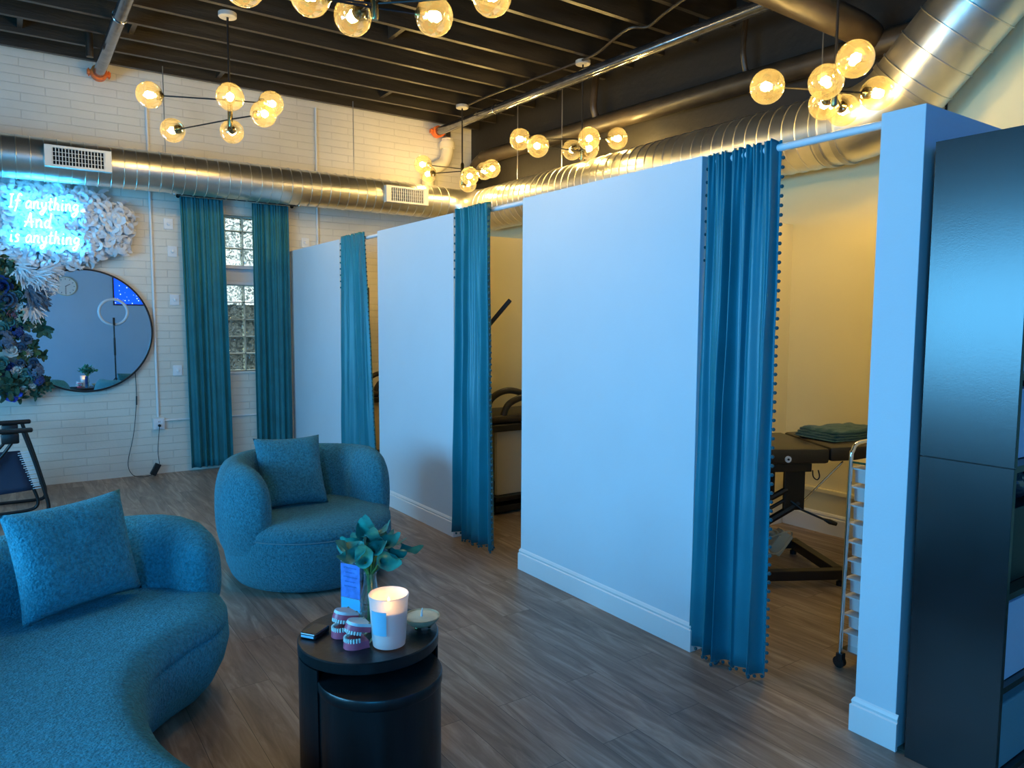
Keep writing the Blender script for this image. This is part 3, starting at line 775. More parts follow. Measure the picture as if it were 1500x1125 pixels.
GL = {   # simple handwriting strokes in a unit cell: list of polylines
 'I': (.32, [[(.0, 1.15), (.3, 1.2)], [(.15, 1.18), (.12, .0)], [(-.02, 0), (.28, .03)]]),
 'f': (.40, [[(.5, 1.1), (.36, 1.3), (.22, 1.05), (.16, .2), (.05, -.35)], [(.0, .62), (.42, .68)]]),
 't': (.34, [[(.18, 1.1), (.14, .15), (.24, 0), (.36, .12)], [(.0, .72), (.36, .76)]]),
 's': (.40, [[(.36, .58), (.2, .7), (.08, .52), (.26, .32), (.26, .08), (.04, .02)]]),
 'a': (.50, [[(.40, .58), (.22, .7), (.04, .35), (.14, .02), (.34, .2), (.42, .62), (.40, .12), (.52, .08)]]),
 'n': (.50, [[(.04, .68), (.06, 0)], [(.06, .42), (.22, .68), (.36, .55), (.38, .08), (.52, .08)]]),
 'y': (.46, [[(.04, .66), (.1, .25), (.24, .1), (.38, .3)], [(.40, .68), (.34, -.1), (.14, -.5), (.0, -.28), (.46, .12)]]),
 'h': (.50, [[(.12, 1.2), (.06, 0)], [(.07, .42), (.24, .66), (.37, .5), (.38, .06), (.5, .08)]]),
 'i': (.26, [[(.1, .66), (.1, .08), (.24, .08)], [(.11, .92), (.12, .98)]]),
 'g': (.50, [[(.40, .6), (.2, .68), (.06, .4), (.18, .14), (.36, .3)], [(.42, .66), (.38, -.1), (.18, -.5), (.02, -.3), (.5, .12)]]),
 'A': (.66, [[(.0, .0), (.2, .55), (.34, 1.2), (.42, .6), (.5, -.02)], [(-.04, .42), (.62, .46)]]),
 'd': (.52, [[(.36, .56), (.18, .66), (.04, .34), (.16, .04), (.36, .22)], [(.44, 1.25), (.36, .2), (.44, .04), (.56, .1)]]),
}
def word(bm, s, x, z, h, r=.0075):
    for ch in s:
        if ch == ' ': x += .34*h; continue
        w, st = GL[ch]
        for line in st:
            P_ = catmull([(x+(p[0]+.12*p[1])*h, 0, z+p[1]*h) for p in line], 4)
            add_tube(bm, P_, r, 6)
        x += (w+.10)*h
ns = thing('neon_sign', 'glowing cyan-white neon script sign on the white ruffled backing', 'neon sign', (.03, YB-.24, 2.235))
bm = bmesh.new(); word(bm, 'If anything', .03, .385, .098); obj('neon_line', bm, M['neon'], ns, True)
bm = bmesh.new(); word(bm, 'And', .14, .215, .110); obj('neon_line', bm, M['neon'], ns, True)
bm = bmesh.new(); word(bm, 'is anything', .02, .075, .100); obj('neon_line', bm, M['neon'], ns, True)
bm = bmesh.new()
for x in (-.0+.012, .668):
    for z in (-.045, .545): add_tube(bm, [(x, .01, z), (x, .235, z)], .006, 8)
add_box(bm, (0, .008, -.06), (.68, .012, .56)); o = obj('clear_backing', bm, thin_glass('clear_backing_sheet', (.97, .98, 1.), .12, base=.004), ns)

# ------------------------------------------------------------------ flower arrangement left of the mirror
fl = thing('hanging_flower_garland', 'tall garland of blue, mint and white silk flowers on the wall left of the mirror', 'flower garland', (.12, YB-.05, .92))
def petal(bm, M4, w, l, cup, seg=5):
    G = []
    for i in range(seg+1):
        s = i/seg; row = []
        for j in range(5):
            q = (j/4-.5)*2
            hw = w*math.sin(PI*min(.97, .12+.75*s))
            row.append(bm.verts.new(M4 @ Vector((q*hw, s*l, cup*s*s*l + .3*cup*q*q*hw))))
        G.append(row)
    for a, b in zip(G, G[1:]):
        for j in range(4): bm.faces.new((a[j], a[j+1], b[j+1], b[j]))
def rose(r, seed=0):
    bm = bmesh.new(); rnd = random.Random(seed)
    add_sphere(bm, (0, -r*.5, 0), r*.32, 10, 8)
    for ring, (n, tilt, l) in enumerate([(5, 78, .65), (6, 58, .8), (7, 32, .95), (8, 8, 1.0)]):
        for k in range(n):
            a = 2*PI*k/n+ring*.5+rnd.uniform(-.1, .1)
            M4 = Matrix.Rotation(PI/2, 4, 'X') @ Matrix.Rotation(a, 4, 'Z') @ Matrix.Translation((0, r*.1, r*.06*(3-ring))) @ Matrix.Rotation(R(tilt), 4, 'X')
            petal(bm, M4, r*.42, r*l, .35, 4)
    return bm
def daisy(r):
    bm = bmesh.new()
    for ring in range(2):
        for k in range(9):
            M4 = Matrix.Rotation(PI/2, 4, 'X') @ Matrix.Rotation(2*PI*(k+ring*.5)/9, 4, 'Z') @ Matrix.Rotation(R(12+25*ring), 4, 'X')
            petal(bm, M4, r*.18, r, -.15, 4)
    add_sphere(bm, (0, -.2*r, 0), r*.2, 10, 6)
    return bm
def hydrangea(r):
    bm = bmesh.new(); rnd = random.Random(4)
    for k in range(46):
        th = math.acos(rnd.uniform(0, 1)); a = rnd.uniform(0, 2*PI)
        nrm = Vector((math.sin(th)*math.cos(a), -math.cos(th), math.sin(th)*math.sin(a)))
        M4 = Matrix.Translation(nrm*r*.8) @ nrm.to_track_quat('Z', 'Y').to_matrix().to_4x4()
        for q in range(4): petal(bm, M4 @ Matrix.Rotation(PI/2*q+k, 4, 'Z'), r*.12, r*.26, .3, 2)
    return bm
def leaves(r, n, seed, long=1.):
    bm = bmesh.new(); rnd = random.Random(seed)
    for k in range(n):
        a = rnd.uniform(0, 2*PI); t_ = rnd.uniform(5, 60)
        M4 = Matrix.Translation((rnd.uniform(-.3, .3)*r, rnd.uniform(-.3, .2)*r, rnd.uniform(-.3, .3)*r)) @ Matrix.Rotation(PI/2, 4, 'X') @ Matrix.Rotation(a, 4, 'Z') @ Matrix.Rotation(R(t_), 4, 'X')
        petal(bm, M4, r*.22, r*rnd.uniform(.7, 1.1)*long, rnd.uniform(-.3, .3), 4)
    return bm
def feather(r):
    bm = bmesh.new(); rnd = random.Random(2)
    for k in range(60):
        a = rnd.gauss(-.9, .35); M4 = Matrix.Translation((rnd.uniform(-.2, .2)*r, rnd.uniform(-.35, .1)*r, rnd.uniform(-.2, .2)*r)) @ Matrix.Rotation(-PI/2, 4, 'X').inverted() @ Matrix.Rotation(-PI/2+a, 4, 'Z') @ Matrix.Rotation(R(rnd.uniform(-10, 25)), 4, 'X')
        petal(bm, M4, r*.06, r*rnd.uniform(.7, 1.2), rnd.uniform(-.3, .3), 4)
    return bm
protos = {}
def bloom(kind, x, z, dy, s, m, ry=None):
    key = (kind, m)
    if key not in protos:
        bmk = {'rose': lambda: rose(1., 1), 'daisy': lambda: daisy(1.), 'hydrangea': lambda: hydrangea(1.), 'leaf_spray': lambda: leaves(1., 16, 3), 'feather_tuft': lambda: feather(1.), 'bud': lambda: rose(1., 9)}[kind]()
        protos[key] = o = obj(kind, bmk, M[m], fl, True, 180)
    else:
        o = protos[key].copy(); COL.objects.link(o); o.parent = fl
    o.location = (x-.12, -dy, z-.92); o.scale = (s, s, s)
    o.rotation_euler = (R(rnd_f.uniform(-25, 25)), rnd_f.uniform(0, 2*PI) if ry is None else ry, R(rnd_f.uniform(-25, 25)))
    return o
rnd_f = random.Random(11)
def width(z): # right edge of the garland
    return .07+.20*math.sin(PI*min(1, max(0, (z-.86)/1.25)))**.8 + (.05 if 1.2 < z < 1.5 else 0)
for z in [x*.062+.93 for x in range(20)]:
    for k in range(2):
        bloom('leaf_spray', rnd_f.uniform(-.12, width(z)), z+rnd_f.uniform(-.03, .03), rnd_f.uniform(.05, .15), rnd_f.uniform(.07, .11), rnd_f.choice(['leaf', 'leaf', 'leaf', 'leaf_olive']))
for (k_, x, z, s, m_) in [('daisy', .02, 2.02, .085, 'rose_cream'), ('rose', -.04, 1.91, .10, 'rose_blue'), ('rose', .01, 1.79, .085, 'rose_dusty'), ('rose', .04, 1.66, .05, 'rose_pink'), ('daisy', .15, 1.60, .10, 'rose_cream'),
    ('rose', .02, 1.57, .055, 'rose_mint'), ('rose', -.03, 1.53, .06, 'rose_mint'), ('hydrangea', -.02, 1.42, .10, 'rose_dusty'), ('hydrangea', .07, 1.50, .07, 'rose_blue'), ('rose', .02, 1.31, .065, 'rose_white'), ('daisy', .15, 1.30, .045, 'rose_white'),
    ('rose', .06, 1.13, .05, 'rose_white'), ('rose', .12, 1.12, .05, 'rose_mint'), ('rose', .08, 1.20, .045, 'rose_dusty'), ('hydrangea', .20, 1.13, .08, 'rose_dusty'), ('rose', .03, 1.02, .045, 'rose_mint'), ('rose', .14, 1.05, .05, 'rose_mint'),
    ('hydrangea', .22, 1.04, .06, 'rose_blue'), ('rose', -.04, 1.08, .06, 'rose_dusty'), ('daisy', .08, 1.73, .06, 'rose_white'), ('bud', .10, .96, .035, 'rose_white'), ('bud', -.02, .95, .045, 'rose_dusty'), ('rose', -.06, 1.22, .06, 'rose_mint'),
    ('rose', .14, 1.42, .05, 'rose_dusty'), ('rose', .19, 1.22, .045, 'rose_dusty'), ('rose', -.06, 1.67, .07, 'rose_dusty'), ('bud', .10, 1.84, .04, 'rose_mint'), ('bud', .05, .90, .035, 'rose_cream'),
    ('rose', .0, 1.18, .05, 'rose_blue'), ('bud', .17, .99, .03, 'rose_white'), ('rose', .10, 1.34, .05, 'rose_dusty'), ('rose', -.05, .99, .05, 'rose_mint')]:
    bloom(k_, x, z, rnd_f.uniform(.11, .15), s, m_, 0 if k_ != 'daisy' else None)
for (x, z, s, m_, ry) in [(.19, 1.88, .16, 'feather_grey', .1), (.22, 1.82, .14, 'feather_grey', .25), (.16, 2.02, .15, 'ruffle', -.3), (.24, 2.0, .14, 'ruffle', -.2), (.19, 1.72, .14, 'ruffle', .6), (.28, 2.06, .12, 'ruffle', -.5), (.12, 2.08, .14, 'ruffle', 0), (.30, 1.95, .12, 'ruffle', .1), (.36, 2.08, .11, 'ruffle', -.6)]:
    bloom('feather_tuft', x, z, .14, s, m_, ry)
for (x, z) in [(.27, 1.02), (.30, .96), (.24, .95), (.26, 1.27), (.22, 1.62), (.20, .90)]: bloom('leaf_spray', x, z, .06, .055, 'leaf')
# blue and white ribbon hanging beside the recliner
bm = bmesh.new()
for a, l in ((-.35, .16), (-.75, .15), (-.1, .12)):
    petal(bm, Matrix.Rotation(PI/2, 4, 'X') @ Matrix.Rotation(-PI/2+a, 4, 'Z'), .045, l, .3, 6)
rb = obj('ribbon_bow', bm, M['bluecloth'], None, True, 180); rb.location = (-.09, YB-.16, .98)
tag(rb, 'royal blue ribbon tip at the foot of the flower garland', 'ribbon'); rb.scale = (1.2, 1, 1.2)

# ------------------------------------------------------------------ soft furniture
def offset_poly(P, d):
    n = len(P); out = []
    for i in range(n):
        t = (P[(i+1) % n]-P[i-1]).normalized(); nn = Vector((t.y, -t.x))
        out.append(P[i]-nn*d)
    return out
def loft(P, prof, cap_top=True, cap_bot=True):
    """P: CCW closed plan outline; prof: (z, inset)"""
    bm = bmesh.new(); rings = []
    for z, d in prof:
        rings.append([bm.verts.new((p.x, p.y, z)) for p in offset_poly(P, d)])
    n = len(P)
    for a, b in zip(rings, rings[1:]):
        for k in range(n): bm.faces.new((a[k], a[(k+1) % n], b[(k+1) % n], b[k]))
    if cap_bot: bm.faces.new(rings[0][::-1])
    if cap_top:
        f = bm.faces.new(rings[-1]); bmesh.ops.triangulate(bm, faces=[f])
    return bm
def sweep(path, half_t, zb, zt, endL=.2, p=2.2, seg=28, lean=0., ends=(1, 1)):
    """upright rounded band following a plan path"""
    path = [Vector(q) for q in path]; cum = [0]
    for a, b in zip(path, path[1:]): cum.append(cum[-1]+(b-a).length)
    tot = cum[-1]; bm = bmesh.new(); rings = []
    # dense stations at ends
    st = sorted(set([endL*(1-math.cos(PI/2*k/8)) for k in range(9)] + [tot-endL*(1-math.cos(PI/2*k/8)) for k in range(9)] + [endL+(tot-2*endL)*k/24 for k in range(25)]))
    def at(s):
        for i in range(len(path)-1):
            if s <= cum[i+1] or i == len(path)-2:
                return path[i].lerp(path[i+1], (s-cum[i])/(cum[i+1]-cum[i])), None
    for s in st:
        pt = at(s)[0]; a = at(max(0, s-.03))[0]; b = at(min(tot, s+.03))[0]; t = (b-a).normalized(); nn = Vector((t.y, -t.x))
        e = min(s, tot-s)/endL
        k = (1-max(0, 1-e)**2.4)**(1/2.4) if e < 1 else 1.
        k = max(k, .02)
        ht = half_t*k; hz = (zt-zb)/2*(.30+.70*k); zc = (zt+zb)/2 - (zt-zb)/2*.10*(1-k)
        if k <= .021: ht, hz = .004, hz*.6
        ring = []
        for q in range(seg):
            th = 2*PI*q/seg; cx = math.copysign(abs(math.cos(th))**(2/p), math.cos(th)); cz = math.copysign(abs(math.sin(th))**(2/p), math.sin(th))
            off = ht*cx + lean*cz
            ring.append(bm.verts.new((pt.x+nn.x*off, pt.y+nn.y*off, zc+hz*cz)))
        rings.append(ring)
    for a, b in zip(rings, rings[1:]):
        for q in range(seg): bm.faces.new((a[q], a[(q+1) % seg], b[(q+1) % seg], b[q]))
    bm.faces.new(rings[0][::-1]); bm.faces.new(rings[-1])
    return bm
def pillow_bm(w, h, t, n=26, seed=0):
    bm = bmesh.new(); V = {}
    for side in (0, 1):
        for i in range(n+1):
            for j in range(n+1):
                u = -1+2*i/n; v = -1+2*j/n
                edge = i in (0, n) or j in (0, n)
                if side and edge: V[(1, i, j)] = V[(0, i, j)]; continue
                x = u*w/2*(1-.075*(1-v*v)*abs(u)**3); z = v*h/2*(1-.075*(1-u*u)*abs(v)**3)
                th = t/2*((1-u**4)*(1-v**4))**.55*(1+.10*noise.noise(Vector((u*2, v*2, seed+side*5))))
                th += .004*noise.noise(Vector((u*6, v*6, seed+side*3)))*(1-u*u)*(1-v*v)
                V[(side, i, j)] = bm.verts.new((x, -th if not side else th, z))
    for side in (0, 1):
        for i in range(n):
            for j in range(n):
                f = [V[(side, i, j)], V[(side, i+1, j)], V[(side, i+1, j+1)], V[(side, i, j+1)]]
                bm.faces.new(f if not side else f[::-1])
    return bm

# round swivel armchair
AC = Vector((1.545, 4.53, 0))
ac = thing('swivel_armchair', 'round teal fleece tub armchair standing before the far partitions', 'armchair', tuple(AC), R(11))
oval = [Vector((.515*math.cos(2*PI*k/72), .53*math.sin(2*PI*k/72))) for k in range(72)]
obj('base', loft(oval, [(.012, .085), (.022, .062), (.06, .036), (.12, .014), (.20, .0), (.30, .002), (.33, .012)]), M['fleece'], ac, True, 180)
obj('plinth', lathe([(.36, 0), (.36, .012)], seg=40), M['dark'], ac)
seat = [Vector((.515*math.cos(a), .53*math.sin(a))) for a in [2*PI*k/72 for k in range(72)]]
obj('seat_cushion', loft(seat, [(.322, .016), (.332, .004), (.36, .006), (.385, .022), (.402, .05), (.412, .09), (.418, .15), (.42, .25), (.42, .4)]), M['fleece'], ac, True, 180)
bm = bmesh.new(); add_tube(bm, [(.509*math.cos(a), .524*math.sin(a), .326) for a in [2*PI*k/72 for k in range(73)]], .0035, 6); obj('seam_piping', bm, M['seamline'], ac, True)
pth = [Vector((.445*math.cos(R(a)), .44*math.sin(R(a)))) for a in range(-30, 215, 5)]
obj('backrest', sweep(pth, .118, .17, .755, endL=.30, p=2.5, lean=.0), M['fleece'], ac, True, 180)
p1 = obj('cushion', pillow_bm(.43, .47, .15, seed=1), M['fleece'], None, True, 180)
p1.location = (1.475, 4.66, .634); p1.rotation_euler = (R(-26), R(1), R(-2))
tag(p1, 'square teal fleece cushion standing in the round tub armchair', 'cushion')

# curved sofa
so = thing('curved_sofa', 'large kidney-shaped blue fleece sofa filling the lower left corner', 'sofa', (0, 2.7, 0))
inv = Matrix.Translation((0, -2.7, 0))
outl = [(.745, 3.42), (.74, 3.24), (.66, 3.08), (.52, 2.96), (.40, 2.82), (.335, 2.64), (.315, 2.42), (.345, 2.2), (.42, 1.98), (.48, 1.72), (.42, 1.42), (.12, 1.24), (-.3, 1.3), (-.68, 1.62), (-.9, 2.2), (-.9, 2.8), (-.72, 3.3), (-.35, 3.68), (.1, 3.83), (.45, 3.82), (.66, 3.66)]
P2 = catmull([Vector((a, b)) for a, b in outl], 6, closed=True)
P2 = P2[::-1]   # make counter-clockwise
area = sum(P2[i-1].x*P2[i].y-P2[i].x*P2[i-1].y for i in range(len(P2)))
if area < 0: P2 = P2[::-1]
o = obj('base', loft(P2, [(.012, .14), (.03, .105), (.08, .06), (.16, .02), (.24, .0), (.30, .004), (.315, .012)]), M['fleece_light'], so, True, 180); o.matrix_parent_inverse = inv
o = obj('seat_cushion', loft(P2, [(.308, .014), (.318, .004), (.345, .006), (.372, .02), (.395, .045), (.41, .08), (.418, .12), (.42, .16)]), M['fleece_light'], so, True, 180); o.matrix_parent_inverse = inv
bk = catmull([Vector(q) for q in ((.67, 3.34), (.63, 3.54), (.44, 3.67), (.12, 3.67), (-.18, 3.55), (-.45, 3.33), (-.66, 3.02), (-.75, 2.65), (-.74, 2.3))], 5)
o = obj('backrest', sweep(bk, .14, .22, .712, endL=.42, p=2.3), M['fleece_light'], so, True, 180); o.matrix_parent_inverse = inv
p2 = obj('cushion', pillow_bm(.47, .44, .17, seed=4), M['fleece_light'], None, True, 180)
p2.location = (.185, 3.41, .65); p2.rotation_euler = (R(-16), R(-2), R(22))
tag(p2, 'square blue fleece cushion leaning on the curved sofa back', 'cushion')

# ------------------------------------------------------------------ nesting tables
TC = Vector((1.03, 2.40)); TH = .48
nt_ = thing('side_table', 'taller round black drum table carrying the candle and vase', 'table', (TC.x, TC.y, 0), 0, 'nested black drum tables')
obj('tabletop', lathe([(.247, TH-.04), (.25, TH-.037), (.25, TH-.004), (.246, TH)], seg=96), M['blacktable'], nt_, True)
bm = bmesh.new(); a0, a1 = R(-28), R(203); K = 60; ro, ri = .248, .241
V_ = []
for k in range(K+1):
    a = a0+(a1-a0)*k/K; ca, sa = math.cos(a), math.sin(a)
    V_.append([bm.verts.new((r_*ca, r_*sa, z_)) for r_, z_ in ((ro, 0), (ro, TH-.045), (ri, TH-.045), (ri, 0))])
for a, b in zip(V_, V_[1:]):
    for q in range(4): bm.faces.new((a[q], b[q], b[(q+1) % 4], a[(q+1) % 4]))
bm.faces.new(V_[0]); bm.faces.new(V_[-1][::-1]); obj('drum_shell', bm, M['blacktable'], nt_, True)
SC = (1.012, 2.262, 0)
s2 = thing('side_table', 'lower round black drum table tucked under the taller one', 'table', SC, 0, 'nested black drum tables')
obj('tabletop', lathe([(.211, .362), (.213, .366), (.213, .394), (.210, .398)], seg=96), M['blacktable'], s2, True)
obj('drum_shell', lathe([(.208, 0), (.208, .36)], seg=96), M['blacktable'], s2, True)

# candle in frosted glass
cx, cy = 1.047, 2.266
cn = thing('glass_candle', 'large lit candle in a tall frosted glass on the black table', 'candle', (cx, cy, TH+.001))
obj('glass_jar', lathe([(.048, 0), (.056, .004), (.058, .02), (.067, .160), (.070, .180), (.068, .183), (.065, .179), (.0615, .155), (.053, .02), (.001, .014)], seg=48, cap1=False), M['frost'], cn, True)
obj('wax', lathe([(.001, .016), (.050, .018), (.0595, .126), (.058, .128), (.03, .125), (.001, .124)], seg=32, cap0=False, cap1=False), M['wax'], cn, True)
bm = tube([(0, 0, .122), (0, 0, .134)], .0015, 6); obj('wick', bm, M['ink'], cn)
obj('flame', lathe([(.001, .132), (.006, .137), (.0075, .145), (.004, .157), (.0005, .168)], seg=12, cap1=False), M['flame'], cn, True)
bm = bmesh.new(); K = 10; G = []
for j in range(3):
    z = .055+.085*j/2; r_ = .0585+.0100*z/.165+.0022
    G.append([bm.verts.new((r_*math.cos(a), r_*math.sin(a), z)) for a in [R(188+50*k/K) for k in range(K+1)]])
for a, b in zip(G, G[1:]):
    for q in range(K): bm.faces.new((a[q], a[q+1], b[q+1], b[q]))
o = obj('jar_label', bm, M['label'], cn, True); o['label'] = 'pale blue paper label'
# wooden bowl candle
wb = thing('wood_bowl_candle', 'small wooden bowl filled with cream wax and one wick', 'candle', (1.205, 2.325, TH+.001))
bm = bmesh.new()
for a in (200, 320, 80): add_sphere(bm, (.028*math.cos(R(a)), .028*math.sin(R(a)), .008), .008, 10, 8)
obj('feet', bm, M['brass'], wb, True)
obj('bowl', lathe([(.02, .012), (.045, .018), (.062, .034), (.068, .047), (.065, .048), (.058, .042), (.001, .041)], seg=40, cap1=False), M['wood'], wb, True)
obj('wax', lathe([(.0605, .0435), (.001, .0445)], seg=40, cap0=False, cap1=False), M['plainwax'], wb, True)
bm = tube([(0, 0, .043), (.001, 0, .06), (.003, 0, .075)], [.005, .003, .0012], 8); obj('wick', bm, M['stone'], wb, True)
# vase with calla lilies
vx, vy = 1.07, 2.475
va = thing('glass_vase', 'slim clear glass bottle vase behind the candle', 'vase', (vx, vy, TH+.001))
obj('vase_body', lathe([(.030, 0), (.034, .004), (.036, .02), (.040, .04), (.030, .075), (.040, .085), (.036, .10), (.026, .14), (.022, .175), (.024, .19), (.021, .192), (.019, .175), (.023, .14), (.033, .10), (.028, .075), (.034, .04), (.030, .01), (.001, .006)], seg=32, cap1=False), M['vaseglass'], va, True)
bq = thing('calla_lilies', 'bunch of teal calla lilies standing in the glass bottle vase', 'flowers', (vx, vy, TH+.008))
def calla(s, seed):
    rnd = random.Random(seed)
    bm = bmesh.new(); K = 20; J = 8; G = []
    for j in range(J+1):
        t = j/J; row = []
        for k in range(K+1):
            a = -PI+2*PI*k/K
            r_ = (.006+.022*t**1.6)*(1.0+.18*math.cos(a)*t)
            z = .055*t + .028*t*t*max(0, math.cos(a/1))**2 * 1.0
            fl_ = .018*t**4*(1 if abs(a) < 1.2 else .6)
            x = (r_+fl_)*math.cos(a); y = (r_+fl_)*math.sin(a)
            if j >= J-1 and abs(a) < .5: z += .016*(1-abs(a))*(j-J+2); x += (.006, -.004)[j == J]
            z -= .010*t**5*(1-math.cos(a))
            row.append(bm.verts.new(Vector((x, y, z))*s))
        G.append(row)
    for a, b in zip(G, G[1:]):
        for k in range(K): bm.faces.new((a[k], a[k+1], b[k+1], b[k]))
    return bm
lp = None
rl = random.Random(5)
heads = []
for k in range(24):
    ring = 0 if k < 5 else (1 if k < 13 else 2); n = (5, 8, 11)[ring]; a = 2*PI*(k % n if ring == 0 else (k-5) % n if ring == 1 else (k-13) % n)/n + ring*.4+rl.uniform(-.2, .2)
    rr = (.016, .042, .062)[ring]*rl.uniform(.9, 1.1); zz = (.320, .305, .285)[ring]+rl.uniform(-.012, .012)
    heads.append((rr*math.cos(a), rr*math.sin(a), zz, a, ring))
heads.append((.105, -.05, .285, -.3, 2))
for (hx, hy, hz, a, ring) in heads:
    base_z = hz-.035
    st = obj('stem', tube(catmull([(.010*math.cos(a+1), .010*math.sin(a+1), .004), (.008*math.cos(a), .008*math.sin(a), .12), (.012*math.cos(a), .012*math.sin(a), .18), (hx*.55, hy*.55, base_z-.03), (hx*.85, hy*.85, base_z)], 4), .0028, 6), M['stem'], bq, True)
    if lp is None:
        lp = obj('lily_flower', calla(1., 1), M['lily'], st, True, 180); q = lp
    else:
        q = lp.copy(); COL.objects.link(q); q.parent = st
    tilt = (.15, .75, 1.1)[ring]+rl.uniform(-.15, .15)
    q.location = (hx*.85, hy*.85, base_z); q.rotation_euler = (0, tilt, a); q.scale = (.86,)*3
    # twist around its own axis
    q.rotation_mode = 'QUATERNION'; q.rotation_quaternion = (Matrix.Rotation(a, 4, 'Z') @ Matrix.Rotation(tilt, 4, 'Y') @ Matrix.Rotation(rl.uniform(0, 6.28), 4, 'Z')).to_quaternion()
# acrylic sign holder
sh = thing('sign_holder', 'upright clear acrylic stand with a blue card behind the dental models', 'sign holder', (1.045, 2.60, TH+.001), R(0))
MS = Matrix.Rotation(R(-62), 4, 'Z')
bm = bmesh.new(); add_box(bm, (-.05, -.0025, .003), (.05, .0025, .200), .0005, MS); add_box(bm, (-.05, -.035, 0), (.05, .035, .003), 0, MS); obj('acrylic_stand', bm, M['acrylic'], sh)
bm = bmesh.new(); add_box(bm, (-.046, -.0040, .06), (.046, -.0030, .192), 0, MS); obj('card', bm, mat('blue_card', (.10, .22, .62), .4, var=.3, vscale=30), sh)
bm = bmesh.new(); add_box(bm, (-.046, -.0045, .008), (.046, -.0032, .058), 0, MS); obj('card_footer', bm, mat('sky_blue_card', (.10, .50, .80), .4), sh)
bm = bmesh.new()
for i, w_ in enumerate((.03, .022, .034, .026, .03)): add_box(bm, (-w_, -.0048, .175-.018*i), (w_, -.0041, .180-.018*i), 0, MS)
obj('card_text', bm, M['acrylic'], sh)
# dental models
def dental(label, loc, rz, s=1.):
    t = thing('dental_model', label, 'dental model', loc, rz, 'dental jaw models on the black table'); t.scale = (s, s, s)
    def arch(rx, ry, n=24): return [Vector((rx*math.sin(a), -ry*math.cos(a))) for a in [(-PI/2*1.0)+PI*k/n for k in range(n+1)]]
    def plate(z0, z1, rx, ry, back=.028):
        bm = bmesh.new(); P_ = arch(rx, ry)+[Vector((rx, back)), Vector((-rx, back))]
        lo = [bm.verts.new((p.x, p.y, z0)) for p in P_]; hi = [bm.verts.new((p.x*.95, p.y*.95, z1)) for p in P_]
        n = len(P_)
        for k in range(n): bm.faces.new((lo[k], lo[(k+1) % n], hi[(k+1) % n], hi[k]))
        bm.faces.new(lo[::-1]); bm.faces.new(hi); return bm
    T_up = Matrix.Translation((0, .028, .030)) @ Matrix.Rotation(R(-14), 4, 'X') @ Matrix.Translation((0, -.028, -.030))
    def ch(n, bm, m, up=False, p=t):
        if up: bmesh.ops.transform(bm, matrix=T_up, verts=bm.verts)
        return obj(n, bm, m, p, True, 35)
    lj = ch('lower_jaw', plate(0, .020, .030, .036), M['gum'])
    def teeth(z0, z1, up):
        bm = bmesh.new()
        for k, p in enumerate(arch(.026, .032, 13)):
            a = math.atan2(p.x, -p.y); w = .0042 if 3 < k < 10 else .0052
            add_box(bm, (-w/2.1, -.003, z0), (w/2.1, .003, z1), .0008, Matrix.Translation((p.x, p.y, 0)) @ Matrix.Rotation(-(-a), 4, 'Z'), 1)
        return bm
    tt = ch('lower_teeth', teeth(.018, .0300, False), M['tooth'], False, lj)
    uj = ch('upper_jaw', plate(.042, .056, .030, .036), M['gum'], True)
    ch('upper_teeth', teeth(.0315, .044, True), M['tooth'], True, uj)
    ch('plaster_cap', plate(.0562, .064, .0285, .034), M['stone'], True)
    bm = bmesh.new(); add_sphere(bm, (0, -.006, .024), .015, 14, 8, (1, 1.3, .5)); ch('tongue', bm, M['tongue'])
    for hx_ in (.022, -.022): ch('hinge', tube(catmull([(hx_, .029, .010), (hx_, .042, .025), (hx_, .040, .05), (hx_, .030, .066)], 5), .003, 8), M['brassclip'])
    return t
dental('open pink dental jaw model nearest the front edge of the table', (.947, 2.318, TH+.001), R(-92), 1.25)
dental('open pink dental jaw model behind the front one beside the black case', (.945, 2.43, TH+.001), R(-80), 1.25)
bx_ = thing('card_case', 'small flat black case lying on the left of the table', 'case', (.862, 2.49, TH+.001), R(35))
bm = bmesh.new(); add_box(bm, (-.045, -.032, 0), (.045, .032, .020), .004); obj('case_body', bm, M['blackboard'], bx_)
bm = bmesh.new(); add_box(bm, (-.0465, -.026, .005), (-.0445, .026, .013)); obj('edge_strip', bm, M['label'], bx_)

# ------------------------------------------------------------------ folding recliner at the left edge
rc = thing('folding_recliner', 'black folding recliner with laced navy fabric under the flower garland', 'recliner', (-.2, 7.2, 0))
inv = Matrix.Translation((.2, -7.2, 0))
def rch(n, bm, m, p=None, sm=True):
    o = obj(n, bm, m, p or rc, sm); 
    if p is None: o.matrix_parent_inverse = inv
    return o
for sx in (0, 1):
    X = (lambda x: x) if sx == 0 else (lambda x: x)
    yy = 7.02 if sx == 0 else 7.62
    rch('side_frame', tube(catmull([(.07, yy, .70), (.13, yy, .48), (.19, yy, .22), (.215, yy, .09), (.20, yy, .03), (.13, yy, .018), (-.1, yy, .018), (-.45, yy, .018), (-.75, yy, .018)], 6), .015, 10), M['blackmetal'])
    rch('armrest', box((-.42, yy-.035, .70), (.135, yy+.035, .735), .014), M['blackmetal'], None)
    rch('arm_bracket', box((-.08, yy-.02, .615), (.04, yy+.02, .70), .012), M['blackmetal'], None)
    rch('cross_leg', tube(catmull([(.0, yy, .64), (-.12, yy, .48), (-.40, yy, .22), (-.62, yy, .05)], 5), .013, 10), M['blackmetal'])
rch('floor_bar', tube(catmull([(.115, 7.06, .24), (.145, 7.06, .12), (.10, 7.06, .06), (-.1, 7.05, .05), (-.5, 7.05, .05)], 6), .013, 10), M['blackmetal'])
rch('cross_bar', tube([(.17, 7.02, .27), (.17, 7.62, .27)], .010, 8), M['blackmetal'])
rch('cross_bar', tube([(-.75, 7.02, .018), (-.75, 7.62, .018)], .014, 8), M['blackmetal'])
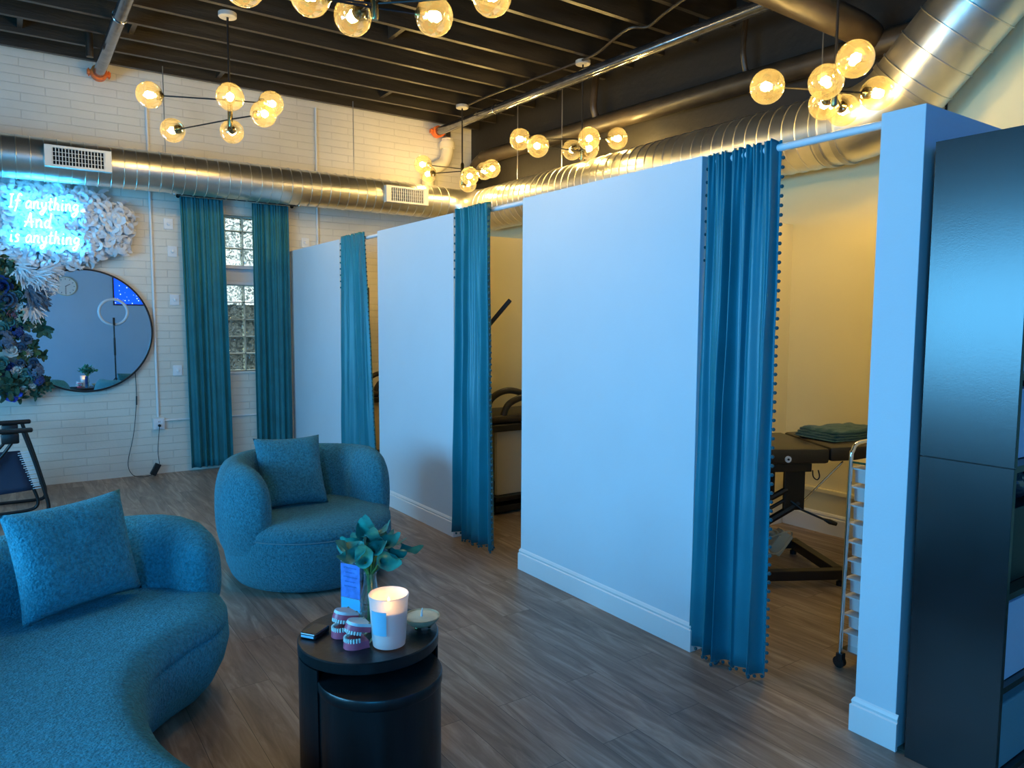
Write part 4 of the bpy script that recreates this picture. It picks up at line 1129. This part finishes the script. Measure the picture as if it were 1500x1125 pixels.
bm = bmesh.new(); G = []
for i in range(13):
    s = i/12; row = []
    for j in range(9):
        t_ = j/8
        x = -.75+(.04+.09*t_+.75)*s; z = .55-.33*t_-.02*math.sin(PI*s); row.append(bm.verts.new((x, 7.06+.02*math.sin(PI*t_), z+(.02 if j == 0 else 0)*math.sin(PI*s))))
    G.append(row)
for a, b in zip(G, G[1:]):
    for j in range(8): bm.faces.new((a[j], a[j+1], b[j+1], b[j]))
o = rch('sling_fabric', bm, M['darkmesh']); md = o.modifiers.new('solidify', 'SOLIDIFY'); md.thickness = .004
bm = bmesh.new()
for i in range(9):
    t_ = i/8.5; xe = .035+.095*t_; xt = .105+.080*t_; z = .53-.30*t_
    bm2 = add_tube(bm, catmull([(xe-.01, 7.055, z), (xt, 7.04, z+.01), (xt+.005, 7.03, z-.008), (xe-.01, 7.05, z-.018)], 3), .0035, 5)
rch('elastic_lacing', bm, M['whiteplastic'])

# ------------------------------------------------------------------ bookcase at the right edge
bc = thing('bookcase', 'tall black open bookcase whose side panel stands against the end wall', 'bookcase', (2.70, 1.0, 0))
inv = Matrix.Translation((-2.70, -1.0, 0))
def bch(n, bm, m, sm=False):
    o = obj(n, bm, m, bc, sm); o.matrix_parent_inverse = inv; return o
BX0, BX1, BY0, BY1 = 2.672, 3.62, 1.0, 1.300
bch('side_panel', box((BX0, BY0, 0), (BX0+.022, BY1, 1.130), .001), M['blackboard']); bch('side_panel', box((BX0, BY0, 1.133), (BX0+.022, BY1, 2.228), .001), M['blackboard'])
bch('side_panel', box((BX1-.022, BY0, 0), (BX1, BY1, 2.228)), M['blackboard'])
bch('back_panel', box((BX0+.022, BY1-.008, .05), (BX1-.022, BY1, 2.21)), M['blackboard'])
for z in (.045, .36, .685, 1.115, 1.42, 1.80, 2.206): bch('shelf', box((BX0+.022, BY0+.003, z), (BX1-.022, BY1-.008, z+.022)), M['blackboard'])
def on_shelf(name, label, cat, loc): return thing(name, label, cat, loc)
b1 = on_shelf('water_bottle', 'clear plastic water bottle with green label on the black bookcase', 'bottle', (2.735, 1.06, .708))
obj('bottle_body', lathe([(.028, 0), (.033, .006), (.033, .05), (.030, .056), (.033, .062), (.033, .10), (.030, .106), (.033, .112), (.033, .155), (.020, .195), (.013, .21), (.013, .222)], seg=28), M['bottle'], b1, True)
obj('bottle_label', lathe([(.0338, .115), (.0338, .148)], seg=28, cap0=False, cap1=False), M['greenlabel'], b1, True)
obj('bottle_cap', lathe([(.015, .222), (.015, .24), (.013, .242)], seg=20), M['whiteplastic'], b1, True)
bm = bmesh.new(); bmesh.ops.create_icosphere(bm, subdivisions=4, radius=.09)
for v in bm.verts: v.co = Vector((v.co.x*1.25, v.co.y*1.2, v.co.z*.66))*(1+.28*noise.noise(v.co*14)+.12*noise.noise(v.co*40))
zmin = min(v.co.z for v in bm.verts)
for v in bm.verts: v.co.z -= zmin
bg = obj('plastic_bag', bm, M['bag'], None, True, 180); bg.location = (2.93, 1.15, .975); tag(bg, 'crumpled clear plastic bag on the bookcase under the panel seam', 'bag')
def cbox(name, label, cat, lo, hi, m, bev=.002):
    o = obj(name, box(tuple(a-b for a, b in zip(lo, (lo[0], lo[1], lo[2]))), tuple(a-b for a, b in zip(hi, lo)), bev), M[m] if isinstance(m, str) else m)
    o.location = lo; return tag(o, label, cat)
cbox('carton', 'dark carton carrying the clear plastic bag on the bookcase', 'box', (2.80, 1.05, .708), (3.05, 1.26, .968), 'blackmetal')
cbox('document_box', 'pale box facing out on the shelf below the water bottle', 'box', (2.705, 1.025, .384), (3.0, 1.27, .655), 'lightblue')
cbox('storage_bin', 'teal fabric storage bin on the lowest bookcase shelf', 'storage bin', (2.705, 1.02, .069), (3.05, 1.29, .30), 'tealbox', .006)
cbox('appliance_box', 'pale printed box on the bookcase shelf above the seam', 'box', (2.78, 1.06, 1.139), (3.0, 1.26, 1.38), 'lightblue')
cbox('carton', 'pale carton on the bookcase shelf near the frame edge, above the printed box', 'box', (2.74, 1.04, 1.444), (2.98, 1.25, 1.66), 'lightblue')
pk = thing('snack_pouch', 'small blue and green pouch standing at the bookcase front edge', 'pouch', (2.735, 1.05, 1.139))
obj('pouch', pillow_bm(.05, .17, .03, 12), mat('blue_foil', (.02, .06, .55), .3), pk, True, 180).location = (0, 0, .085)
bm = bmesh.new(); add_box(bm, (-.02, -.017, .10), (.02, .017, .13), .004); obj('pouch_badge', bm, mat('green_foil', (.05, .5, .15), .3), pk)

# ------------------------------------------------------------------ treatment table in the near booth
TA = R(-30)
D = Vector((math.cos(TA), math.sin(TA))); Ev = Vector((-math.sin(TA), math.cos(TA)))
O2 = D*1.25+Ev*4.22
tb = thing('massage_table', 'black vinyl treatment table on a metal scissor base in the near booth', 'massage table', (O2.x, O2.y, 0), TA)
def tch(n, bm, m, sm=False, p=None): return obj(n, bm, M[m], p or tb, sm)
bm = bmesh.new(); add_box(bm, (.19, 0, .75), (1.03, .66, .845), .018); tch('seat_pad', bm, 'blackvinyl', True)
bm = bmesh.new(); add_box(bm, (1.04, .01, .76), (1.54, .65, .85), .018, Matrix.Translation((1.04, 0, .8)) @ Matrix.Rotation(R(-2), 4, 'Y') @ Matrix.Translation((-1.04, 0, -.8))); tch('head_pad', bm, 'blackvinyl', True)
bm = bmesh.new(); add_box(bm, (.25, .06, .69), (.95, .60, .75), .004); tch('deck_frame', bm, 'blackmetal')
bm = bmesh.new(); add_tube(bm, [(.765, -.001, .782), (.765, -.008, .782)], .020, 20); tch('knob_plate', bm, 'whiteplastic', True)
bm = bmesh.new(); add_tube(bm, [(.765, -.0085, .782), (.765, -.013, .782)], .007, 12); tch('knob_screw', bm, 'blackmetal', True)
for y in (.10, .52):
    bm = bmesh.new(); add_box(bm, (.80, y, .44), (.93, y+.03, .70), .004); tch('column_bracket', bm, 'blackmetal')
    bm = bmesh.new(); add_tube(bm, [(.90, y+.015, .48), (.55, y+.015, .28), (.26, y+.015, .10)], .024, 8); tch('scissor_arm', bm, 'blackmetal', True)
    bm = bmesh.new(); add_tube(bm, [(.82, y+.015, .57), (.50, y+.015, .40), (.22, y+.015, .24)], .020, 8); tch('scissor_arm', bm, 'blackmetal', True)
    bm = bmesh.new(); add_tube(bm, [(.84, y+.015, .52), (.52, y+.015, .34), (.24, y+.015, .17)], .012, 8); tch('scissor_arm', bm, 'blackmetal', True)
bm = bmesh.new()
for y in (-.06, .56): add_box(bm, (.20, y, .045), (1.14, y+.06, .105), .004)
for x in (.20, 1.08): add_box(bm, (x, .0, .045), (x+.06, .56, .105), .004)
tch('base_frame', bm, 'blackmetal')
for x in (.23, 1.11):
    for y in (-.03, .59):
        bm = lathe([(.022, 0), (.022, .025), (.012, .03), (.012, .05)], (x, y, 0), 16); tch('foot', bm, 'blackmetal', True)
bm = bmesh.new(); add_tube(bm, [(.64, .30, .44), (.83, .30, .22)], .024, 14); add_tube(bm, [(.50, .30, .62), (.65, .30, .43)], .014, 12); tch('actuator', bm, 'beige', True)
bm = bmesh.new(); add_box(bm, (-.045, -.04, -.10), (.045, .04, .06), .010, Matrix.Translation((.87, .28, .20)) @ Matrix.Rotation(R(35), 4, 'Y')); tch('motor_housing', bm, 'beige', True)
bm = bmesh.new(); add_tube(bm, catmull([(.84, .22, .24), (.76, .16, .30), (.68, .18, .20), (.78, .14, .15), (.90, .20, .24), (.84, .12, .30), (.72, .2, .22)], 6), .005, 6); tch('motor_cable', bm, 'beige', True)
bm = bmesh.new(); add_tube(bm, [(1.18, .12, .74), (.92, .12, .48)], .006, 8); tch('gas_strut', bm, 'chrome', True)
bm = bmesh.new(); add_tube(bm, [(.84, .10, .50), (.90, .06, .45), (1.02, .02, .40)], .007, 8); add_tube(bm, [(1.02, .02, .40), (1.05, .01, .388), (1.09, .0, .375)], [.008, .016, .012], 10); tch('release_lever', bm, 'blackmetal', True)
bm = bmesh.new(); add_tube(bm, catmull([(.99, .06, .70), (1.0, .06, .66), (.985, .06, .64), (.96, .06, .66), (.955, .06, .70)], 4), .004, 6); tch('release_ring', bm, 'blackmetal', True)
# folded towel on the table
bm = bmesh.new()
for k in range(4):
    z = .852+.016*k
    n = 22; G = []
    P_ = []
    for i in range(n+1):
        u = -1+2*i/n; row = []
        for j in range(n+1):
            v = -1+2*j/n
            x = u*(.26-.012*k); y = v*(.17-.006*k); e = max(abs(u), abs(v))
            zz = z+.014*(1-e**8)**.5+.006*noise.noise(Vector((u*3+k, v*3, k)))*(k+1)*.5 + .012*noise.noise(Vector((u*1.2, v*1.2, 3)))*(k/3)
            row.append(bm.verts.new((x, y, max(zz, .848+.001*k))))
        P_.append(row)
    for a, b in zip(P_, P_[1:]):
        for j in range(n): bm.faces.new((a[j], a[j+1], b[j+1], b[j]))
    bm.verts.ensure_lookup_table()
    lo_ = {}
    # skirt
    rim = [P_[i][0] for i in range(n+1)]+[P_[n][j] for j in range(1, n+1)]+[P_[i][n] for i in range(n-1, -1, -1)]+[P_[0][j] for j in range(n-1, 0, -1)]
    low = [bm.verts.new((v.co.x*1.02, v.co.y*1.02, max(.849, v.co.z-.010))) for v in rim]; low2 = [bm.verts.new((v.co.x*.99, v.co.y*.99, max(.848, v.co.z-.016))) for v in rim]
    for A_, B_ in ((rim, low), (low, low2)):
        for q in range(len(rim)): bm.faces.new((A_[q], A_[(q+1) % len(rim)], B_[(q+1) % len(rim)], B_[q]))
tw = obj('folded_towel', bm, M['towel'], None, True, 180); tw.rotation_euler = (0, 0, R(-12))
wl = O2+D*1.32+Ev*.38; tw.location = (wl.x, wl.y, .010)
tag(tw, 'folded dark teal blanket lying on the black treatment table', 'blanket')

# ------------------------------------------------------------------ drawer cart
ct = thing('drawer_cart', 'slim chrome drawer cart with white trays on a black caster', 'cart', (3.135, 1.56, 0))
def cch(n, bm, m, sm=False, p=None): return obj(n, bm, M[m], p or ct, sm)
CW, CD = .34, .28
for y in (0, CD):
    cch('side_frame', tube(catmull([(0.0, y, .07), (.012, y, .5), (.022, y, .96), (.035, y, 1.02), (.07, y, 1.05), (.17, y, 1.055), (CW-.05, y, 1.05), (CW-.01, y, 1.02), (CW, y, .96), (CW, y, .07)], 6), .0095, 12), 'chrome', True)
cch('shelf_top', box((.02, .0, .965), (CW, CD, .975), .002), 'chrome')
cch('lower_bar', box((.0, 0, .085), (CW, CD, .092)), 'chrome')
for x in (0.0, CW):
    for y in (0, CD):
        w = cch('caster', tube([(x-.012, y, .028), (x+.012, y, .028)], .027, 18), 'blackmetal', True)
        cch('caster_fork', box((x-.016, y-.02, .03), (x+.016, y+.012, .072), .004), 'blackmetal', False)
tr0 = None
for k in range(10):
    z = .87-.0865*k
    if tr0 is None:
        bm = bmesh.new()
        hi = [(.030, .012), (CW-.016, .012), (CW-.016, CD+.012), (.030, CD+.012)]; lo_ = [(.065, .03), (CW-.045, .03), (CW-.045, CD), (.065, CD)]
        vh = [bm.verts.new((a, b, .066)) for a, b in hi]; vl = [bm.verts.new((a, b, 0)) for a, b in lo_]
        vi = [bm.verts.new((a+(.03 if q in (0, 3) else -.03), b+(.012 if q in (0, 1) else -.012), .066)) for q, (a, b) in enumerate(hi)]
        vh2 = [bm.verts.new((a, b, .072)) for a, b in hi]
        for q in range(4):
            r_ = (q+1) % 4
            bm.faces.new((vl[q], vl[r_], vi[r_], vi[q])); bm.faces.new((vi[q], vi[r_], vh[r_], vh[q])); bm.faces.new((vh[q], vh[r_], vh2[r_], vh2[q]))
        bm.faces.new(vl[::-1]); bm.faces.new(vh2)
        tr0 = q_ = cch('tray', bm, 'tray')
    else:
        q_ = tr0.copy(); COL.objects.link(q_); q_.parent = ct
    q_.location = (0, 0, z)

# ------------------------------------------------------------------ treatment machines in the other booths
def machine(x, y, label, full=True):
    t = thing('treatment_bed', label, 'treatment bed', (x, y, 0), 0, 'black framed treatment beds in the booths')
    def mc(n, bm, m, sm=False): return obj(n, bm, M[m], t, sm)
    bm = bmesh.new()
    for z0, z1 in ((.02, .075), (.11, .15)): add_box(bm, (-.35, -.30, z0), (1.0, .25, z1), .006)
    mc('base_frame', bm, 'blackmetal')
    mc('side_panel', box((-.30, -.24, .152), (.28, -.20, .70), .004), 'beige')
    mc('cabinet', box((.29, -.28, .152), (.60, .20, .50), .006), 'blackmetal')
    mc('bed_frame', box((-.40, -.32, .70), (1.05, .27, .76), .008), 'blackmetal')
    mc('mattress', box((-.38, -.28, .762), (1.03, .24, .83), .025), 'blackvinyl', True)
    bm = bmesh.new()
    for (yy, h, x0, x1) in ((-.24, .17, -.25, .45), (-.05, .21, -.3, .35)):
        add_tube(bm, catmull([(x0, yy, .80), (x0+.10*(x1-x0), yy, .80+h*.7), (x0+.35*(x1-x0), yy, .80+h), (x0+.7*(x1-x0), yy+.05, .80+h*.75), (x1, yy+.1, .82)], 6), .028, 12)
    mc('padded_arch', bm, 'blackvinyl', True)
    mc('pump_hood', lathe([(.12, .83), (.11, .88), (.07, .925), (.001, .94)], (.20, -.1, 0), 24, cap1=False), 'seam', True)
    mc('armrest_post', box((.31, -.285, .50), (.37, -.25, .70), .004), 'blackmetal')
    bm = bmesh.new(); add_tube(bm, catmull([(-.33, .0, .76), (-.34, .0, 1.2), (-.30, .0, 1.45)], 5), .014, 10); mc('screen_arm', bm, 'blackmetal', True)
    return t
m1 = machine(3.62, 5.27, 'black framed treatment bed seen between the middle and widest partitions')
m2_ = machine(3.62, 7.85, 'black framed treatment bed in the farthest booth against the brick wall')
# the tilted screen on the middle bed: resting on its own arm, a part of it
bm = bmesh.new(); add_box(bm, (-.25, -.10, -.018), (.25, .10, .018), .006, Matrix.Translation((-.17, .05, 1.60)) @ Matrix.Rotation(R(-34), 4, 'Z') @ Matrix.Rotation(R(-50), 4, 'Y')); obj('tilted_screen', bm, M['blackmetal'], m1)
for m_ in (m2_,):
    bm = bmesh.new(); add_box(bm, (-.17, -.02, -.16), (.17, .02, .16), .008, Matrix.Translation((-.37, .0, 1.83))); obj('upright_screen', bm, M['blackmetal'], m_)
    bm = bmesh.new(); add_tube(bm, [(-.30, 0, 1.44), (-.36, 0, 1.69)], .012, 8); obj('screen_neck', bm, M['blackmetal'], m_)

# ------------------------------------------------------------------ things seen in the mirror, behind the camera
bs = thing('light_panel', 'glowing blue starry panel reflected in the top of the round mirror', 'light panel', (2.95, YF, 1.97))
obj('panel_frame', box((-.99, 0, -.03), (1.0, .03, 1.03), .004), M['blackmetal'], bs)
obj('lit_face', box((-.96, .03, 0), (.97, .036, 1.0)), M['screen'], bs)
ck = thing('wall_clock', 'white round wall clock reflected at the left of the mirror', 'clock', (1.07, YF, 2.33))
bm = lathe([(.20, 0), (.205, .01), (.205, .035), (.195, .04), (.19, .03)], seg=40, cap1=False); bmesh.ops.transform(bm, matrix=Matrix.Rotation(-PI/2, 4, 'X'), verts=bm.verts); obj('clock_rim', bm, M['rose_cream'], ck, True)
bm = lathe([(.19, .005), (.19, .03)], seg=40); bmesh.ops.transform(bm, matrix=Matrix.Rotation(-PI/2, 4, 'X'), verts=bm.verts); obj('clock_face', bm, M['clockface'], ck)
bm = bmesh.new()
for k in range(12): add_box(bm, (-.006, .030, .145), (.006, .033, .17), 0, Matrix.Rotation(2*PI*k/12, 4, 'Y'))
obj('hour_marks', bm, M['ink'], ck)
bm = bmesh.new(); add_box(bm, (-.006, .033, -.01), (.006, .036, .10), 0, Matrix.Rotation(R(60), 4, 'Y')); add_box(bm, (-.004, .036, -.01), (.004, .039, .14), 0, Matrix.Rotation(R(180), 4, 'Y')); obj('clock_hands', bm, M['ink'], ck)
rg = thing('ring_light', 'ring light on a black tripod stand reflected in the mirror', 'ring light', (1.78, -.22, 0))
bm = bmesh.new()
add_tube(bm, [(.255*math.cos(a), 0, 1.775+.255*math.sin(a)) for a in [2*PI*k/64 for k in range(65)]], .028, 12); obj('ring_lamp', bm, M['ringlite'], rg, True)
bm = bmesh.new(); add_tube(bm, [(0, 0, .25), (0, 0, 1.5)], .014, 10); add_tube(bm, [(0, 0, .9), (0, 0, 1.25)], .020, 10); obj('pole', bm, M['blackmetal'], rg, True)
obj('phone_holder', box((-.02, .01, 1.50), (.02, .05, 1.66), .004), M['blackmetal'], rg)
for k in range(3):
    a = R(90+120*k); obj('leg', tube([(0, 0, .45), (.32*math.cos(a), .32*math.sin(a), .012)], .010, 8), M['blackmetal'], rg, True)

# ------------------------------------------------------------------ outside
gr = obj('ground_outside', box((-20, YB+.4, -.3), (20, 40, -.25)), M['outside']); gr['kind'] = 'structure'
struct('added_wall_outside', box((-4, 12.2, -.25), (12, 12.4, 1.86)), M['outside'])  # added as a dark backdrop for the lower glass blocks

# ------------------------------------------------------------------ lights
def area(name, loc, target, size, size_y, col, power, spread=PI):
    l = bpy.data.lights.new(name, 'AREA'); l.shape = 'RECTANGLE'; l.size = size; l.size_y = size_y; l.color = col; l.energy = power; l.spread = spread
    o = bpy.data.objects.new(name, l); COL.objects.link(o); o.location = loc
    o.rotation_euler = (Vector(target)-Vector(loc)).to_track_quat('-Z', 'Y').to_euler()
    return o
area('blue_light_left', (XL-.12, 3.25, 1.75), (3, 3.25, 1.6), 3.1, 1.5, (.05, .50, 1.), 270)  # blue lamp added behind the invented left window
area('led_light_front', (-1.9, -1.75, 2.3), (.8, 3.5, 1.0), 1.6, .9, (.02, .42, 1.), 125)

w = bpy.data.worlds.new('world'); C.world = w; w.use_nodes = True; nt = w.node_tree
bg_ = nt.nodes['Background']; bg_.inputs[0].default_value = (.86, .95, 1., 1); bg_.inputs[1].default_value = 1.9

C.view_settings.view_transform = 'Standard'; C.view_settings.look = 'None'; C.view_settings.gamma = 1; C.view_settings.exposure = .09
